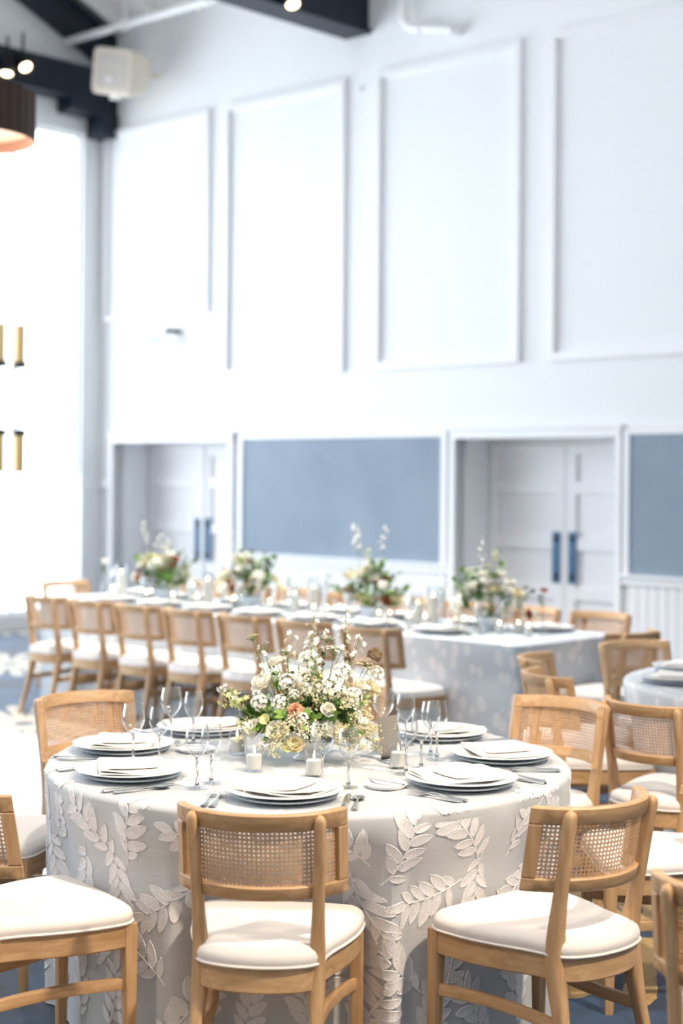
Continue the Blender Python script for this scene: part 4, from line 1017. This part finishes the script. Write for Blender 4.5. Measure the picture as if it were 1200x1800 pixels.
# ------------------------------------------------------------------ long banquet table
LC = np.array([.982, 8.650]); LU = np.array([-.731, .682]); LV = np.array([.682, .731])     # near corner, along the table, across it
def LW(u, v): p = LC + u * LU + v * LV; return p
LL, LWd = 4.40, .92
def long_cloth():
    c = LW(LL / 2, LWd / 2); ang = math.atan2(LU[1], LU[0]); t = thing('tablecloth', 'pale blue-grey patterned floor-length cloth on the long banquet table', 'tablecloth', (c[0], c[1], 0), ang)
    hx, hy, cr = LL / 2, LWd / 2, .05; pts = []; nn = []
    seg = [((hx, -hy + cr), (hx, hy - cr), (1, 0), 22), None, ((hx - cr, hy), (-hx + cr, hy), (0, 1), 110), None, ((-hx, hy - cr), (-hx, -hy + cr), (-1, 0), 22), None, ((-hx + cr, -hy), (hx - cr, -hy), (0, -1), 110), None]
    cc = [(hx - cr, hy - cr, 0), (-hx + cr, hy - cr, 90), (-hx + cr, -hy + cr, 180), (hx - cr, -hy + cr, 270)]; ci = 0
    for sgm in seg:
        if sgm is None:
            x, y, a0 = cc[ci]; ci += 1
            for k in range(9): a = R(a0 + 10 * k + 5); pts.append((x + cr * math.cos(a), y + cr * math.sin(a))); nn.append((math.cos(a), math.sin(a)))
        else:
            p, q, n, m = sgm
            for k in range(m): f = k / m; pts.append((p[0] + (q[0] - p[0]) * f, p[1] + (q[1] - p[1]) * f)); nn.append(n)
    P = np.array(pts); N = np.array(nn); arc = np.concatenate([[0], np.cumsum(np.linalg.norm(np.diff(P, axis=0), axis=1))]); rings = []
    rings.append([(x * .97, y * .9, TH) for x, y in P]); rings.append([(x, y, TH) for x, y in P])
    for z in np.linspace(TH - .012, .005, 22):
        g = (TH - z) / TH; w = np.sin(arc * 24) * .5 + np.sin(arc * 37 + 1) * .5 + np.sin(arc * 11 + 2) * .6
        q = min(1, g / .28); q = q * q * (3 - 2 * q); off = .014 - .027 * q + g * .008 * w; rings.append([(P[i][0] + N[i][0] * off[i], P[i][1] + N[i][1] * off[i], z) for i in range(len(P))])
    mb = MB(); mb.loft(rings, 'far_cloth', True, False); mb.f.append(tuple(range(len(P)))); mb.m.append(0); part('cloth', mb.mesh('cloth'), t)
    tb = thing('banquet_table', 'long folding banquet table hidden under the pale patterned cloth', 'table', (c[0], c[1], 0), ang)
    mb = MB(); mb.box((-hx + .02, -hy + .02, .70), (hx - .02, hy - .02, .735), 'oak_across'); part('table_top', mb.mesh('table_top', False), tb)
    for sx in (-1, 0, 1):
        for sy in (-1, 1): mb = MB(); mb.tube([(sx * (hx - .25), sy * (hy - .12), 0), (sx * (hx - .25), sy * (hy - .12), .70)], .018, 'black_metal', 8); part('leg', mb.mesh('leg'), tb)
long_cloth()
LVa = math.degrees(math.atan2(LV[1], LV[0])); LUa = math.degrees(math.atan2(LU[1], LU[0]))
near_u = [.72, 1.24, 1.75, 2.25, 2.74, 3.23, 3.72]
for k, u in enumerate(near_u):
    p = LW(u, -.238); chair_at(p[0], p[1], LVa - 3 + random.Random(k).uniform(-1, 1), 'light oak cane-back chair in the row along the carpet side of the long table', 'chairs along the carpet side of the long table')
for k in range(8):
    p = LW(.35 + .53 * k, LWd + .232); chair_at(p[0], p[1], LVa + 180, 'light oak cane-back chair between the long table and the panelled wall', 'chairs along the wall side of the long table')
p = LW(LL + .235, LWd / 2 + .10); chair_at(p[0], p[1], LUa + 180, 'light oak cane-back chair at the end of the long table near the window', None)
p = LW(-.242, LWd / 2 + .02); chair_at(p[0], p[1], LUa - 2, 'light oak cane-back chair at the end of the long table near the second round table', None)
W2 = 'on the long table'; srn = random.Random(5)
GO = ((.08, .232), (.145, .182))
for u in near_u: setting(LW(u - .01, .178), 0, 0, W2, 'of the long table', True, srn, fwd=LV, back=.05, goff=GO)
for k in range(8): setting(LW(.35 + .53 * k, LWd - .178), 0, 0, W2, 'of the long table', False, srn, fwd=-LV, goff=GO)
pals = [('rose', 'lace', 'rust', 'starry', 'filler', 'rose'), ('rose', 'rose', 'filler', 'lace', 'rust'), ('rust', 'seed', 'rose', 'filler', 'blush_lace', 'starry'), ('rose', 'rose', 'rust', 'lace', 'rose', 'starry')]
labs = ['flower arrangement on the long table before the first white double door', 'cream and green flower arrangement on the long table below the fabric panel', 'flower arrangement with many rust blooms on the long table', 'full cream and green flower arrangement nearest the free corner of the long table']
FU = (.56, 1.50, 2.62, 3.50)
for u in FU: KEEP.append((*LW(u, LWd / 2), .10, .12))
def free_spot(u, r, h, du=.02, v0=.385, v1=.535, tries=4000):
    best = None
    for n_ in range(tries):
        w_ = du * (1 + n_ / 120); p = LW(min(4.3, max(.10, u + srn.uniform(-w_, w_))), srn.uniform(v0, v1))
        m_ = min(math.hypot(p[0] - x, p[1] - y) - r - q for x, y, q, h_ in KEEP)
        if best is None or m_ > best[0]: best = (m_, p)
        if m_ > .008: break
    KEEP.append((*best[1], r, h)); return best[1]
def pillar(h, r, wh):
    t = make_votive(h, r, True, wh); t.name = 'pillar_candle'; return t
pil = [pillar(.24, .040, .17), pillar(.19, .038, .12)]
for k, u in enumerate((1.02, 1.16, 2.0, 2.14, 3.02, 3.16, 4.05)):
    place(pil[k % 2], (*free_spot(u, .041, .24, .03, .42, .50), TH + .001), 0, 'lit pillar candle in a tall clear cylinder on the long table', 'pillar candles on the long table')
def bud_vase(loc, kind, seed):
    rn = random.Random(seed); t = thing('bud_vase', 'slim clear bud vase with a single stem on the long table', 'vase', loc, 0, 'bud vases on the long table')
    mb = MB(); mb.lathe([(0, 0), (.022, 0), (.026, .01), (.024, .05), (.010, .09), (.009, .13), (.012, .14), (.0105, .14), (.0075, .13), (.008, .09), (.021, .05), (0, .01)], 20, 'clear_glass'); part('vase', mb.mesh('vase'), t)
    put_head(t, kind, (.01, .005, .25), (.05, .03, 1), None, .9, None, True, rn, (0, 0, .02)); put_head(t, 'leafy', (.0, .0, .15), (.0, .1, 1), None, .8, None, False, rn)
for k, (u, kind) in enumerate(((.18, 'rust'), (.92, 'lace'), (1.88, 'lace_pod'), (2.27, 'starry'), (2.92, 'seed'), (3.27, 'lace_pod'), (4.2, 'starry'))):
    bud_vase((*free_spot(u, .040, .28, .04, .43, .50), TH + .001), kind, k)
for k in range(26):
    place(votive, (*free_spot(.25 + k * .155, .030, .08, .05), TH + .001), 0, 'lit votive candle in a glass cup on the long banquet table', 'votives of the long table')
for k, u in enumerate(FU): small_arrangement((*LW(u, LWd / 2), TH + .001), 40 + k, pals[3 - k], labs[3 - k], 1.12 if k == 0 else 1.0)

# ------------------------------------------------------------------ second round table
T2 = np.array([2.13, 7.12]); T2CH = ((1.295, 6.095, 45), (1.08, 6.88, 12), (1.12, 7.42, -14), (1.60, 7.98, -60))
T2D = [(math.atan2(y - T2[1], x - T2[0]), math.hypot(x - T2[0], y - T2[1]) - .262) for x, y, f in T2CH]
table_under((*T2, 0), TR, 'round folding table hidden under the plain-looking second round cloth')
c2 = thing('tablecloth', 'pale blue-grey cloth on the second round table', 'tablecloth', (*T2, 0)); part('cloth', round_cloth(drape_fn(TR, TH, 9, 1.0, T2D), TR, TH, 180, 16, 'far_cloth'), c2)
W3 = 'on the second round table'
for ang in (140, 183, 226, 268): setting(T2, ang, .62, W3, 'of the second round table', False, srn)
L3 = 'light oak cane-back chair drawn up to the second round table'
for x, y, f in T2CH: chair_at(x, y, f, L3, 'chairs round the second round table')
chair_at(0.94, 3.45, 64, 'light oak cane-back chair standing apart, its rounded top rail beside the gold carpet rays', None)
